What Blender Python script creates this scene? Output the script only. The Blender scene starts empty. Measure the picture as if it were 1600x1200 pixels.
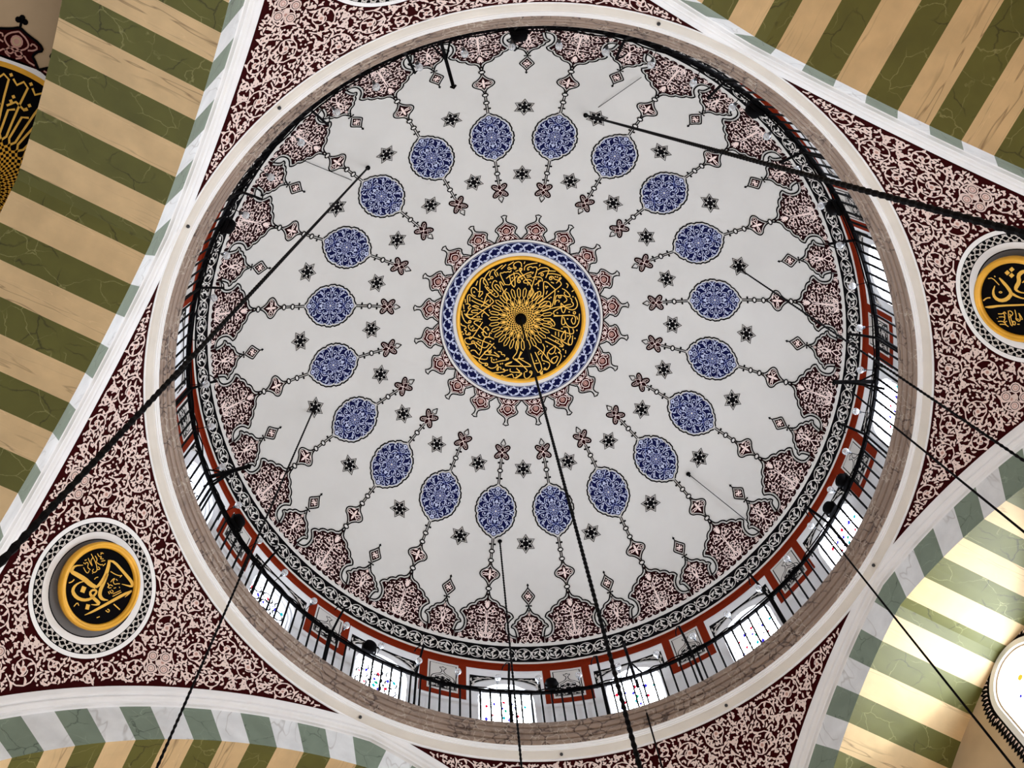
import bpy, math, random
from math import sin, cos, pi, sqrt, atan2, hypot, radians as rad
from mathutils import Vector, Matrix
from mathutils.geometry import tessellate_polygon

SC = bpy.context.scene
COL = SC.collection
# ------------------------------------------------------------------ camera
FPX = 1720.0
CAM = (-1.365, -5.140, 0.0)
ROT = ((0.99863388, -0.0300122, -0.04277429), (0.017373, 0.96273357, -0.26989305), (0.04928033, 0.26878123, 0.96193976))
cd = bpy.data.cameras.new('camera'); cam = bpy.data.objects.new('camera', cd); COL.objects.link(cam)
cd.sensor_width = 36.0; cd.lens = FPX / 1600 * 36.0; cd.clip_start = 0.05; cd.clip_end = 200
rx, ry, rz = ROT
cam.matrix_world = Matrix(((rx[0], -ry[0], -rz[0], CAM[0]), (rx[1], -ry[1], -rz[1], CAM[1]), (rx[2], -ry[2], -rz[2], CAM[2]), (0, 0, 0, 1)))
SC.camera = cam
# ------------------------------------------------------------------ light
SC.view_settings.view_transform = 'Standard'; SC.view_settings.look = 'None'
SC.view_settings.gamma = 1.0; SC.view_settings.use_curve_mapping = False
SC.view_settings.exposure = 0.0
WORLD_STRENGTH = 0.5
WINDOW_STRENGTH = 38.0          # daylight behind the drum windows
SUN_SIDE = rad(52)             # the side of the drum the sun stands on
LAMP_WATTS = 195.0             # each warm lamp hanging in the side aisles
FLOOD_WATTS = 170.0
ADDED_WINDOWS = 13.0            # strength of the added, unseen windows low in the south and east walls
w = bpy.data.worlds.new('world'); SC.world = w; w.use_nodes = True
w.node_tree.nodes['Background'].inputs[0].default_value = (0.86, 0.92, 1.0, 1)
w.node_tree.nodes['Background'].inputs[1].default_value = WORLD_STRENGTH
def lamp(name, kind, loc, energy, colr, **k):
    l = bpy.data.lights.new(name, kind); l.energy = energy; l.color = colr
    for a, b in k.items(): setattr(l, a, b)
    o = bpy.data.objects.new(name, l); o.location = loc; COL.objects.link(o); return o
WARM = (1.0, 0.78, 0.50)
for i in range(8):
    a = rad(205.683 + 90 * (i // 2)); t = 1.8 if i % 2 else -1.8
    lamp('aisle_lamp', 'POINT', (7.3 * cos(a) - t * sin(a), 7.3 * sin(a) + t * cos(a), 3.6), LAMP_WATTS, WARM, shadow_soft_size=0.4)
# ------------------------------------------------------------------ measures
PHI = rad(205.683)     # direction of the first great arch
PSI = rad(6.92)        # first axis of the painted dome
RS, ZC = 6.773, 16.98  # dome sphere
S_BASE = 7.83
A_IN, A_END, RHO, EP, ZS, RHO_F, A_P, RHO_P = 6.315, 8.27, 8.106, 1.412, 7.58, 8.83, 6.14, 9.07
Z_C0 = 16.41
R_DRUM = 6.25
# ------------------------------------------------------------------ materials
def lin(c): return tuple(((v / 255) / 12.92 if v / 255 <= 0.04045 else ((v / 255 + 0.055) / 1.055) ** 2.4) for v in c)
MATS = {}
def mat(name, srgb, rough=0.75, metal=0.0, vary=0.06, scale=3.0):
    m = bpy.data.materials.new(name); m.use_nodes = True; nt = m.node_tree; b = nt.nodes['Principled BSDF']
    c = lin(srgb); b.inputs['Specular IOR Level'].default_value = 0.5 if metal else 0.05; b.inputs['Roughness'].default_value = rough; b.inputs['Metallic'].default_value = metal
    if vary:
        tc = nt.nodes.new('ShaderNodeTexCoord'); n = nt.nodes.new('ShaderNodeTexNoise'); r = nt.nodes.new('ShaderNodeValToRGB')
        n.inputs['Scale'].default_value = scale; n.inputs['Detail'].default_value = 4
        r.color_ramp.elements[0].position = 0.3; r.color_ramp.elements[1].position = 0.7
        r.color_ramp.elements[0].color = (*[v * (1 - vary) for v in c], 1); r.color_ramp.elements[1].color = (*[min(1, v * (1 + vary)) for v in c], 1)
        nt.links.new(tc.outputs['Object'], n.inputs['Vector']); nt.links.new(n.outputs['Fac'], r.inputs['Fac']); nt.links.new(r.outputs['Color'], b.inputs['Base Color'])
    else: b.inputs['Base Color'].default_value = (*c, 1)
    MATS[name] = m; return m
def marble(name, srgb, vein, light, scale=1.6, width=0.018, grain=None, rough=0.5, amount=0.75, streak=None):
    """painted marble: soft clouds, thin broken veins, dark and pale; grain = stretched streaks"""
    m = bpy.data.materials.new(name); m.use_nodes = True; nt = m.node_tree; N = nt.nodes.new; L = nt.links.new; b = nt.nodes['Principled BSDF']
    b.inputs['Roughness'].default_value = rough
    tc = N('ShaderNodeTexCoord'); wn = N('ShaderNodeTexNoise'); wn.inputs['Scale'].default_value = 2.3; wn.inputs['Detail'].default_value = 5
    L(tc.outputs['Object'], wn.inputs['Vector'])
    mx = N('ShaderNodeMixRGB'); mx.blend_type = 'ADD'; mx.inputs['Fac'].default_value = 0.35
    L(tc.outputs['Object'], mx.inputs['Color1']); L(wn.outputs['Color'], mx.inputs['Color2'])
    c = lin(srgb)
    def veins(sc, wd, seed):
        mp = N('ShaderNodeMapping'); mp.inputs['Location'].default_value = (seed, seed * 1.7, seed * 0.6); mp.inputs['Scale'].default_value = grain or (1, 1, 1)
        L(mx.outputs['Color'], mp.inputs['Vector'])
        if streak:      # long brush lines running along the block
            ms = N('ShaderNodeMapping'); ms.inputs['Scale'].default_value = streak; ms.inputs['Rotation'].default_value = (0, 0, 0.06 * (seed - 4)); ms.inputs['Location'].default_value = (seed, seed * 2.1, seed); L(tc.outputs['Object'], ms.inputs['Vector'])
            ns = N('ShaderNodeTexNoise'); ns.inputs['Scale'].default_value = sc * 1.6; ns.inputs['Detail'].default_value = 2; L(ms.outputs['Vector'], ns.inputs['Vector'])
            rs = N('ShaderNodeValToRGB'); e = rs.color_ramp.elements; e[0].position = 0.5 - wd; e[1].position = 0.5 + wd; e[0].color = e[1].color = (0, 0, 0, 1); e.new(0.5).color = (1, 1, 1, 1); L(ns.outputs['Fac'], rs.inputs['Fac'])
            n = N('ShaderNodeTexNoise'); n.inputs['Scale'].default_value = 1.3; L(ms.outputs['Vector'], n.inputs['Vector'])
            g = N('ShaderNodeValToRGB'); g.color_ramp.elements[0].position = 0.45; g.color_ramp.elements[1].position = 0.62; L(n.outputs['Fac'], g.inputs['Fac'])
            q2 = N('ShaderNodeMath'); q2.operation = 'MULTIPLY'; L(rs.outputs['Color'], q2.inputs[0]); L(g.outputs['Color'], q2.inputs[1]); q3 = N('ShaderNodeMath'); q3.operation = 'MULTIPLY'; L(q2.outputs[0], q3.inputs[0]); q3.inputs[1].default_value = amount; return q3
        v = N('ShaderNodeTexVoronoi'); v.feature = 'DISTANCE_TO_EDGE'; v.inputs['Scale'].default_value = sc; L(mp.outputs['Vector'], v.inputs['Vector'])
        r = N('ShaderNodeValToRGB'); r.color_ramp.elements[0].position = 0.0; r.color_ramp.elements[1].position = wd
        r.color_ramp.elements[0].color = (1, 1, 1, 1); r.color_ramp.elements[1].color = (0, 0, 0, 1); L(v.outputs['Distance'], r.inputs['Fac'])
        n = N('ShaderNodeTexNoise'); n.inputs['Scale'].default_value = 1.9; mp2 = N('ShaderNodeMapping'); mp2.inputs['Location'].default_value = (seed * 3, 0, seed); L(tc.outputs['Object'], mp2.inputs['Vector']); L(mp2.outputs['Vector'], n.inputs['Vector'])
        g = N('ShaderNodeValToRGB'); g.color_ramp.elements[0].position = 0.44; g.color_ramp.elements[1].position = 0.56; L(n.outputs['Fac'], g.inputs['Fac'])
        q = N('ShaderNodeMath'); q.operation = 'MULTIPLY'; L(r.outputs['Color'], q.inputs[0]); L(g.outputs['Color'], q.inputs[1])
        q2 = N('ShaderNodeMath'); q2.operation = 'MULTIPLY'; L(q.outputs[0], q2.inputs[0]); q2.inputs[1].default_value = amount; return q2
    r0 = N('ShaderNodeValToRGB'); r0.color_ramp.elements[0].position = 0.3; r0.color_ramp.elements[1].position = 0.72
    r0.color_ramp.elements[0].color = (*[v * 0.88 for v in c], 1); r0.color_ramp.elements[1].color = (*[min(1, v * 1.1) for v in c], 1); L(wn.outputs['Fac'], r0.inputs['Fac'])
    m1 = N('ShaderNodeMixRGB'); m1.inputs['Color2'].default_value = (*lin(vein), 1); L(r0.outputs['Color'], m1.inputs['Color1']); L(veins(scale, width, 1.3).outputs[0], m1.inputs['Fac'])
    m2 = N('ShaderNodeMixRGB'); m2.inputs['Color2'].default_value = (*lin(light), 1); L(m1.outputs['Color'], m2.inputs['Color1']); L(veins(scale * 1.35, width * 0.7, 7.9).outputs[0], m2.inputs['Fac'])
    L(m2.outputs['Color'], b.inputs['Base Color']); MATS[name] = m; return m
def emit(name, srgb, strength):
    m = bpy.data.materials.new(name); m.use_nodes = True; nt = m.node_tree; nt.nodes.clear()
    e = nt.nodes.new('ShaderNodeEmission'); o = nt.nodes.new('ShaderNodeOutputMaterial'); e.inputs[0].default_value = (*lin(srgb), 1); e.inputs[1].default_value = strength
    nt.links.new(e.outputs[0], o.inputs[0]); MATS[name] = m; return m
mat('plaster_dome', (204, 201, 195), 0.8, vary=0.035, scale=0.9)
mat('paint_white', (214, 210, 204), 0.8, vary=0)
mat('white_wall', (240, 241, 242), 0.8, vary=0.03)
mat('cornice_white', (248, 248, 248), 0.7, vary=0.04, scale=2)
mat('cornice_cream', (228, 222, 212), 0.7, vary=0.06, scale=2)
mat('crimson', (48, 5, 6), 0.8, vary=0.12, scale=2)
mat('crimson_deep', (30, 4, 6), 0.8, vary=0.0)
mat('scroll', (236, 214, 206), 0.8, vary=0.04)
mat('rose', (196, 150, 138), 0.8, vary=0)
mat('black', (7, 6, 8), 0.8, vary=0)
mat('navy', (14, 17, 58), 0.8, vary=0)
mat('pale_blue', (184, 190, 214), 0.8, vary=0)
mat('mid_blue', (126, 136, 190), 0.8, vary=0)
mat('gold', (238, 176, 48), 0.38, metal=0.2, vary=0.12, scale=3)
mat('gold_leaf', (240, 190, 88), 0.5, vary=0.05)
mat('red_band', (122, 36, 12), 0.8, vary=0.05)
mat('shaded_recess_grey', (120, 120, 122), 0.8, vary=0.05)  # recess grey with the plaque's shadow put into the colour
mat('tan_plaster', (196, 172, 140), 0.85, vary=0.12, scale=1.2)
mat('iron', (6, 5, 6), 0.7, vary=0)
mat('dull_metal', (70, 70, 72), 0.4, metal=0.8, vary=0)
mat('carpet', (112, 84, 72), 0.95, vary=0.2)
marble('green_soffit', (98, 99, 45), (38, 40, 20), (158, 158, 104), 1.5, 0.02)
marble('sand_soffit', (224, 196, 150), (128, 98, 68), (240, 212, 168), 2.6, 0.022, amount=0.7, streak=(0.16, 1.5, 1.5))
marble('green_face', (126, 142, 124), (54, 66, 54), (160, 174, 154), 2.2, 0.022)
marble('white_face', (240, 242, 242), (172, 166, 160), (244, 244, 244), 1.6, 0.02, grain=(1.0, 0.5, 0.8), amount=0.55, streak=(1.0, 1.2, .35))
marble('brown_marble', (148, 127, 111), (58, 38, 30), (190, 176, 160), 4.6, 0.085, rough=0.45, amount=1.0)
def bulb_glass():
    m = bpy.data.materials.new('bulb_glass'); m.use_nodes = True; nt = m.node_tree; b = nt.nodes['Principled BSDF']
    b.inputs['Base Color'].default_value = (0.9, 0.93, 0.95, 1); b.inputs['Roughness'].default_value = 0.06
    b.inputs['Transmission Weight'].default_value = 0.75; b.inputs['IOR'].default_value = 1.15; MATS['bulb_glass'] = m
bulb_glass()
# ------------------------------------------------------------------ helpers
def tag(o, label=None, cat=None, group=None, kind=None):
    if label: o['label'] = label
    if cat: o['category'] = cat
    if group: o['group'] = group
    if kind: o['kind'] = kind
    return o
def link(name, me, parent=None, loc=(0, 0, 0), rz=0.0):
    o = bpy.data.objects.new(name, me); COL.objects.link(o); o.parent = parent; o.location = loc; o.rotation_euler = (0, 0, rz); return o
def empty(name, loc=(0, 0, 0), rz=0.0): return link(name, None, None, loc, rz)
class Mesh:
    """collects faces of one part; every face has a material name"""
    def __init__(s): s.v = []; s.f = []; s.m = []
    def add(s, vs, fs, m):
        b = len(s.v); s.v += vs
        for f in fs: s.f.append(tuple(b + i for i in f)); s.m.append(m)
    def grid(s, rows, m, close=False):
        n = len(rows[0]); vs = [p for r in rows for p in r]; fs = []
        for i in range(len(rows) - 1):
            for j in range(n if close else n - 1):
                k = (j + 1) % n; fs.append((i * n + j, i * n + k, (i + 1) * n + k, (i + 1) * n + j))
        s.add(vs, fs, m)
    def box(s, c, h, m, axes=None):
        ax = axes or (Vector((1, 0, 0)), Vector((0, 1, 0)), Vector((0, 0, 1))); c = Vector(c)
        vs = [tuple(c + ax[0] * h[0] * i + ax[1] * h[1] * j + ax[2] * h[2] * k) for i in (-1, 1) for j in (-1, 1) for k in (-1, 1)]
        s.add(vs, [(0, 1, 3, 2), (4, 6, 7, 5), (0, 4, 5, 1), (2, 3, 7, 6), (0, 2, 6, 4), (1, 5, 7, 3)], m)
    def tube(s, pts, r, m, n=6, cap=True):
        pts = [Vector(p) for p in pts]; rows = []
        up = Vector((0.3, 0.2, 0.93)).normalized()
        for i, p in enumerate(pts):
            d = (pts[min(i + 1, len(pts) - 1)] - pts[max(i - 1, 0)]).normalized()
            x = d.cross(up)
            if x.length < 0.05: x = d.cross(Vector((1, 0, 0)))
            x.normalize(); y = d.cross(x); rr = r[i] if isinstance(r, (list, tuple)) else r
            rows.append([tuple(p + (x * cos(2 * pi * k / n) + y * sin(2 * pi * k / n)) * rr) for k in range(n)])
        s.grid(rows, m, True)
        if cap: s.add(rows[0], [tuple(range(n))], m); s.add(rows[-1], [tuple(range(n))], m)
    def ball(s, c, r, m, nu=10, nv=7, sz=1.0):
        s.grid([[(c[0] + r * sin(pi * i / nv) * cos(2 * pi * j / nu), c[1] + r * sin(pi * i / nv) * sin(2 * pi * j / nu), c[2] + sz * r * cos(pi * i / nv)) for j in range(nu)] for i in range(nv + 1)], m, True)
    def revolve(s, prof, m, n=180, a0=0.0, a1=2 * pi):
        full = abs(a1 - a0 - 2 * pi) < 1e-6; k = n if full else n + 1
        s.grid([[(r * cos(a0 + (a1 - a0) * j / n), r * sin(a0 + (a1 - a0) * j / n), z) for j in range(k)] for r, z in prof], m, full)
    def data(s, name, smooth=False):
        me = bpy.data.meshes.new(name); me.from_pydata(s.v, [], s.f); names = list(dict.fromkeys(s.m))
        for n in names: me.materials.append(MATS[n])
        me.polygons.foreach_set('material_index', [names.index(x) for x in s.m])
        if smooth: me.polygons.foreach_set('use_smooth', [True] * len(s.f))
        me.update(); return me
    def build(s, name, parent=None, loc=(0, 0, 0), rz=0.0, smooth=False): return link(name, s.data(name, smooth), parent, loc, rz)
def inset(poly, d):
    """polygon moved inwards by d (poly counter-clockwise or not: towards its own middle side)"""
    n = len(poly); ar = sum(poly[i][0] * poly[(i + 1) % n][1] - poly[(i + 1) % n][0] * poly[i][1] for i in range(n)); sg = 1 if ar > 0 else -1; out = []
    for i in range(n):
        a, b, c = poly[i - 1], poly[i], poly[(i + 1) % n]
        e1 = (b[0] - a[0], b[1] - a[1]); e2 = (c[0] - b[0], c[1] - b[1]); l1 = hypot(*e1) or 1; l2 = hypot(*e2) or 1
        nx = -(e1[1] / l1 + e2[1] / l2); ny = e1[0] / l1 + e2[0] / l2; l = hypot(nx, ny) or 1
        k = min(1.6, 2 / l) * d * sg / l; out.append((b[0] + nx * k, b[1] + ny * k))
    return out
def smooth_path(p, n=1, closed=False):
    for _ in range(n):
        q = [] if closed else [p[0]]
        for i in range(len(p) if closed else len(p) - 1):
            a, b = p[i], p[(i + 1) % len(p)]
            q += [(a[0] * .75 + b[0] * .25, a[1] * .75 + b[1] * .25), (a[0] * .25 + b[0] * .75, a[1] * .25 + b[1] * .75)]
        if not closed: q.append(p[-1])
        p = q
    return p
class Art:
    """flat painting in metres (x, y) laid on a curved wall by a map (x, y, height) -> point"""
    def __init__(s): s.v = []; s.t = []
    def _tri(s, pts, tris, m, l):
        b = len(s.v); s.v += [(x, y, l) for x, y in pts]; s.t += [(b + i, b + j, b + k, m) for i, j, k in tris]
    def poly(s, pts, m, l=0):
        t = tessellate_polygon([[Vector((x, y, 0)) for x, y in pts]]); s._tri(pts, [tuple(q) for q in t], m, l)
    def stroke(s, pts, wd, m, l=1, closed=False):
        n = len(pts); L = []; R = []
        if isinstance(wd, (list, tuple)) and len(wd) != n:
            wd = [wd[min(len(wd) - 1, round(i * (len(wd) - 1) / (n - 1)))] for i in range(n)]
        for i in range(n):
            a = pts[i - 1] if (i or closed) else pts[i]; c = pts[(i + 1) % n] if (i < n - 1 or closed) else pts[i]
            dx, dy = c[0] - a[0], c[1] - a[1]; d = hypot(dx, dy) or 1; h = (wd[i] if isinstance(wd, (list, tuple)) else wd) / 2
            L.append((pts[i][0] - dy / d * h, pts[i][1] + dx / d * h)); R.append((pts[i][0] + dy / d * h, pts[i][1] - dx / d * h))
        t = []
        for i in range(n if closed else n - 1):
            j = (i + 1) % n; t += [(i, j, n + j), (i, n + j, n + i)]
        s._tri(L + R, t, m, l)
    def disc(s, c, r, m, l=1, n=10, ry=None):
        s._tri([c] + [(c[0] + r * cos(2 * pi * i / n), c[1] + (ry or r) * sin(2 * pi * i / n)) for i in range(n)], [(0, i + 1, (i + 1) % n + 1) for i in range(n)], m, l)
    def ring(s, c, r, wd, m, l=1, n=14, ry=None): s.stroke([(c[0] + r * cos(2 * pi * i / n), c[1] + (ry or r) * sin(2 * pi * i / n)) for i in range(n)], wd, m, l, True)
    def band(s, c, r0, r1, m, l=0, n=120):
        pts = [(c[0] + r * cos(2 * pi * i / n), c[1] + r * sin(2 * pi * i / n)) for r in (r0, r1) for i in range(n)]; t = []
        for i in range(n):
            j = (i + 1) % n; t += [(i, j, n + j), (i, n + j, n + i)]
        s._tri(pts, t, m, l)
    def rect(s, x0, y0, x1, y1, m, l=0, nx=1, ny=1):
        pts = [(x0 + (x1 - x0) * i / nx, y0 + (y1 - y0) * j / ny) for j in range(ny + 1) for i in range(nx + 1)]; t = []
        for j in range(ny):
            for i in range(nx):
                a = j * (nx + 1) + i; t += [(a, a + 1, a + nx + 2), (a, a + nx + 2, a + nx + 1)]
        s._tri(pts, t, m, l)
    def leaf(s, p, a, ln, wd, m, l=1, curl=0.5):
        pts = []; x, y = p
        for i in range(5):
            pts.append((x, y)); b = a + curl * (i / 4) * 1.6; x += cos(b) * ln / 4; y += sin(b) * ln / 4
        s.stroke(pts, [wd * .25, wd * .85, wd, wd * .6, wd * .06], m, l)
    def mirror(s, v0=0, t0=0):
        b = len(s.v) - v0; s.v += [(-x, y, l) for x, y, l in s.v[v0:]]; s.t += [(i + b, j + b, k + b, m) for i, j, k, m in s.t[t0:]]
    def data(s, name, fmap, maxedge=0.3):
        v = list(s.v); t = list(s.t); todo = True
        while todo:
            todo = False; mid = {}; nt = []
            def mp(i, j):
                k = (i, j) if i < j else (j, i)
                if k not in mid: mid[k] = len(v); v.append(tuple((v[i][q] + v[j][q]) / 2 for q in range(3)))
                return mid[k]
            for tr in t:
                a, b, c, m = tr
                f = [hypot(v[p][0] - v[q][0], v[p][1] - v[q][1]) > maxedge for p, q in ((a, b), (b, c), (c, a))]; k = sum(f)
                if k == 0: nt.append(tr); continue
                todo = True
                if k == 3:
                    x, y, z = mp(a, b), mp(b, c), mp(c, a); nt += [(a, x, z, m), (x, b, y, m), (z, y, c, m), (x, y, z, m)]; continue
                while not (f[0] and not (f[2])) if k == 1 else f[2]: a, b, c = b, c, a; f = f[1:] + f[:1]
                if k == 1: x = mp(a, b); nt += [(a, x, c, m), (x, b, c, m)]
                else: x, y = mp(a, b), mp(b, c); nt += [(a, x, c, m), (x, y, c, m), (x, b, y, m)]
            t = nt
        me = bpy.data.meshes.new(name); me.from_pydata([fmap(*p) for p in v], [], [q[:3] for q in t]); names = list(dict.fromkeys(q[3] for q in t))
        for n in names: me.materials.append(MATS[n])
        me.polygons.foreach_set('material_index', [names.index(q[3]) for q in t]); me.update(); return me
def in_poly(poly):
    n = len(poly); E = [(poly[i], poly[(i + 1) % n]) for i in range(n)]
    def f(x, y, mg):
        c = False; d = 9e9
        for (x0, y0), (x1, y1) in E:
            if (y0 > y) != (y1 > y) and x < (x1 - x0) * (y - y0) / (y1 - y0) + x0: c = not c
            ux, uy = x1 - x0, y1 - y0; t = max(0, min(1, ((x - x0) * ux + (y - y0) * uy) / ((ux * ux + uy * uy) or 1))); d = min(d, hypot(x - x0 - t * ux, y - y0 - t * uy))
        return c and d >= mg
    return f
def arabesque(art, inside, box, rng, radii, wd, m='scroll', l=2, tries=160, gap=None, blossom='rose', half=True):
    """vine spirals packed into a region, split leaves and buds in what is left"""
    circ = []; occ = {}; g = gap or radii[-1] * 0.7
    def mark(x, y): occ.setdefault((int(x // g), int(y // g)), []).append((x, y))
    def free(x, y, d):
        i, j = int(x // g), int(y // g)
        return all(hypot(p[0] - x, p[1] - y) > d for a in (-1, 0, 1) for b in (-1, 0, 1) for p in occ.get((i + a, j + b), ()))
    for r in radii:
        for _ in range(tries):
            x = rng.uniform(box[0], box[2]); y = rng.uniform(box[1], box[3])
            if half and x < r * 1.02: continue
            if any(hypot(x - a, y - b) < (r + q) * 0.97 for a, b, q in circ) or not inside(x, y, r * 1.02): continue
            circ.append((x, y, r)); a0 = rng.uniform(0, 2 * pi); dr = rng.choice((-1, 1)); pts = []; n = 20
            for i in range(n):
                t = i / (n - 1); a = a0 + dr * 2 * pi * 1.45 * t; q = r * (0.97 - 0.74 * t ** 0.9); pts.append((x + q * cos(a), y + q * sin(a)))
                mark(*pts[-1])
            art.stroke(pts, [wd * (1.0 - 0.3 * i / n) for i in range(n)], m, l)
            for i in range(1, n - 3, 2):
                a = atan2(pts[i + 1][1] - pts[i][1], pts[i + 1][0] - pts[i][0]); sd = dr if (i // 2) % 2 else -dr * 0.8
                if i < 8 and sd < 0 and not inside(pts[i][0], pts[i][1], wd): continue
                art.leaf(pts[i], a + sd * 0.6, max(r * 0.5, wd * 4), wd * 1.9, m, l, sd * 0.9); q = (pts[i][0] + cos(a + sd) * r * .3, pts[i][1] + sin(a + sd) * r * .3); mark(*q)
            if r > wd * 4.5:
                art.disc((x, y), r * 0.2, m, l, 8); art.disc((x, y), r * 0.1, blossom, l + 1, 6)
    nx = int((box[2] - box[0]) / g * 1.35); ny = int((box[3] - box[1]) / g * 1.35)
    for i in range(nx):
        for j in range(ny):
            x = box[0] + (i + rng.uniform(0.1, 0.9)) * (box[2] - box[0]) / nx; y = box[1] + (j + rng.uniform(0.1, 0.9)) * (box[3] - box[1]) / ny
            if (half and x < wd) or not free(x, y, g * 0.62) or not inside(x, y, wd * 1.6): continue
            mark(x, y); a = rng.uniform(0, 2 * pi); k = rng.random()
            if k < 0.18: art.disc((x, y), wd * 0.8, m, l, 6)
            else:
                art.leaf((x - cos(a) * g * .5, y - sin(a) * g * .5), a - 0.3, g * 1.25, wd * 1.7, m, l, rng.choice((-.8, .8)))
                if k > 0.35: art.leaf((x, y), a + rng.choice((-1.3, 1.3)), g * 0.7, wd * 1.4, m, l, 0.7)
# ================================================================== THE PLACE
RNG = random.Random(11)
fl = Mesh(); fl.add([(-16, -16, -1.6), (16, -16, -1.6), (16, 16, -1.6), (-16, 16, -1.6)], [(0, 1, 2, 3)], 'carpet')
tag(fl.build('floor'), kind='structure')
# ---- dome
dm = Mesh(); rows = []
for i in range(41):
    s_ = 0.02 + (S_BASE - 0.02) * i / 40; rows.append([(RS * sin(s_ / RS) * cos(2 * pi * j / 200), RS * sin(s_ / RS) * sin(2 * pi * j / 200), ZC + RS * cos(s_ / RS)) for j in range(200)])
dm.grid(rows, 'plaster_dome', True); dm.add(rows[0], [tuple(range(200))], 'plaster_dome')
ro, zo = RS * sin(S_BASE / RS), ZC + RS * cos(S_BASE / RS)
dm.revolve([(ro, zo), (ro + 0.004, zo - 0.004), (R_DRUM + .004, zo - 0.006)], 'red_band', 120); dm.revolve([(R_DRUM + .004, zo - 0.006), (R_DRUM + 0.5, zo - 0.02), (R_DRUM + 0.5, zo + 0.6), (5.6, 21.6), (3.2, 23.5), (0.3, 24.2)], 'paint_white', 120)
DOME = dm.build('dome_ceiling', smooth=True); tag(DOME, kind='structure')
def dmap(x, s_, l):
    f = s_ / RS; r = RS - 0.005 - 0.003 * l; a = x / (RS * sin(f)); return (r * sin(f) * cos(a), r * sin(f) * sin(a), ZC + r * cos(f))
def pmap(x, y, l):
    s_ = hypot(x, y); f = s_ / RS; r = RS - 0.005 - 0.003 * l; a = atan2(y, x); return (r * sin(f) * cos(a), r * sin(f) * sin(a), ZC + r * cos(f))
def around(name, art, off=0.0, edge=0.25):
    me = art.data(name, dmap, edge)
    for k in range(20): link(name, me, DOME, rz=PSI + rad(18 * k + off))
HW = rad(9)
def arcs(pts, bul):   # cusped outline: an arc swelling out between each two points
    out = []
    for (x0, y0), (x1, y1) in zip(pts, pts[1:]):
        d = hypot(x1 - x0, y1 - y0); nx, ny = (y1 - y0) / d, -(x1 - x0) / d
        for i in range(4):
            t = i / 4; h = 4 * t * (1 - t) * bul * d; out.append((x0 + (x1 - x0) * t + nx * h, y0 + (y1 - y0) * t + ny * h))
    return out
BIG = [(0.0, 6.15), (0.024, 6.175), (0.034, 6.24), (0.066, 6.31)] + arcs([(0.118, 6.35), (0.27, 6.468), (0.43, 6.606), (0.56, 6.735)], .17) + smooth_path([(0.56, 6.735), (0.49, 6.81), (0.452, 6.89), (0.45, 7.0), (0.48, 7.10), (0.545, 7.165), (0.64, 7.188)], 1)
SML = [(0.0, 6.49), (0.018, 6.515), (0.05, 6.59), (0.085, 6.635)] + arcs([(0.125, 6.658), (0.228, 6.755), (0.31, 6.87), (0.383, 6.968)], .17) + smooth_path([(0.383, 6.968), (0.33, 6.987), (0.302, 7.054), (0.285, 7.15), (0.283, 7.192)], 1)
SB = 7.338
def both(h): return [(-x, y) for x, y in h[::-1]] + h[1:]
def lobe(half, xend, palmette):
    a = Art(); p = both(half); path = [(-xend, p[0][1])] + p + [(xend, p[-1][1])]
    a.stroke(path, 0.03, 'black', 1)
    inner = [(x, y) for x, y in inset(path + [(xend, SB + 0.2), (-xend, SB + 0.2)], 0.05)[:len(path)]]
    inner[0] = (-xend, inner[0][1]); inner[-1] = (xend, inner[-1][1])
    ip = inner + [(xend, SB), (-xend, SB)]
    a.poly(ip, 'crimson_deep', 1); a.stroke(inner, 0.012, 'black', 2)
    ins = in_poly(ip); v0, t0 = len(a.v), len(a.t)
    if palmette:
        a.stroke([(0, 7.22), (0.012, 7.0), (0, 6.6)], [0.012, 0.024, 0.01], 'scroll', 2)
        for y, an, ln in ((6.72, -0.9, .2), (6.78, -0.35, .24), (6.88, 0.1, .22), (7.02, 0.2, .16), (6.64, -1.2, .14)): a.leaf((0.015, y), an, ln, 0.018, 'scroll', 2, 0.6)
        a.disc((0, 6.5), 0.045, 'scroll', 2, 8); a.leaf((0.0, 6.56), -1.25, .16, .05, 'scroll', 2, -.5); a.stroke([(0, 7.26), (.05, 7.2), (.02, 7.1)], .02, 'scroll', 2); a.leaf((.03, 7.25), -0.6, .2, .045, 'scroll', 2, -.4)
        radii = (0.125, 0.1, 0.08, 0.06)
    else:
        a.stroke([(0, 7.3), (.06, 7.2), (0, 7.08)], .02, 'scroll', 2); a.leaf((0, 7.06), -1.45, .16, .05, 'scroll', 2, .2); a.leaf((0, 6.7), -1.57, .1, .06, 'scroll', 2, 0); a.stroke([(0, 7.0), (.03, 6.9), (0, 6.78)], .018, 'scroll', 2); radii = (0.1, 0.085, 0.06)
    arabesque(a, ins, (0, half[0][1], xend, SB), RNG, radii, 0.0118, l=2, tries=260, gap=0.062)
    a.mirror(v0, t0)
    n = 8 if palmette else 4
    for i in range(n):      # toothed lower edge
        x = -xend + (i + .5) * 2 * xend / n; a.poly([(x - .05, SB + .008), (x, SB - .035), (x + .05, SB + .008)], 'paint_white', 3)
    return a
around('large_lambrequin', lobe(BIG, 0.64, True))
sm = lobe(SML, 0.283, False)
dia = [(0, 6.04), (.05, 6.12), (.128, 6.215), (.137, 6.25), (.06, 6.36), (.012, 6.42)]
dp = smooth_path(both(dia), 1); sm.stroke(dp, .026, 'black', 1); sm.poly(inset(dp, .032), 'crimson_deep', 1)
for q in range(4): sm.leaf((0, 6.24), pi / 4 + q * pi / 2, .075, .035, 'scroll', 2, .4); sm.disc((0.055 * cos(q * pi / 2), 6.24 + .075 * sin(q * pi / 2)), .015, 'scroll', 2, 6)
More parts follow.
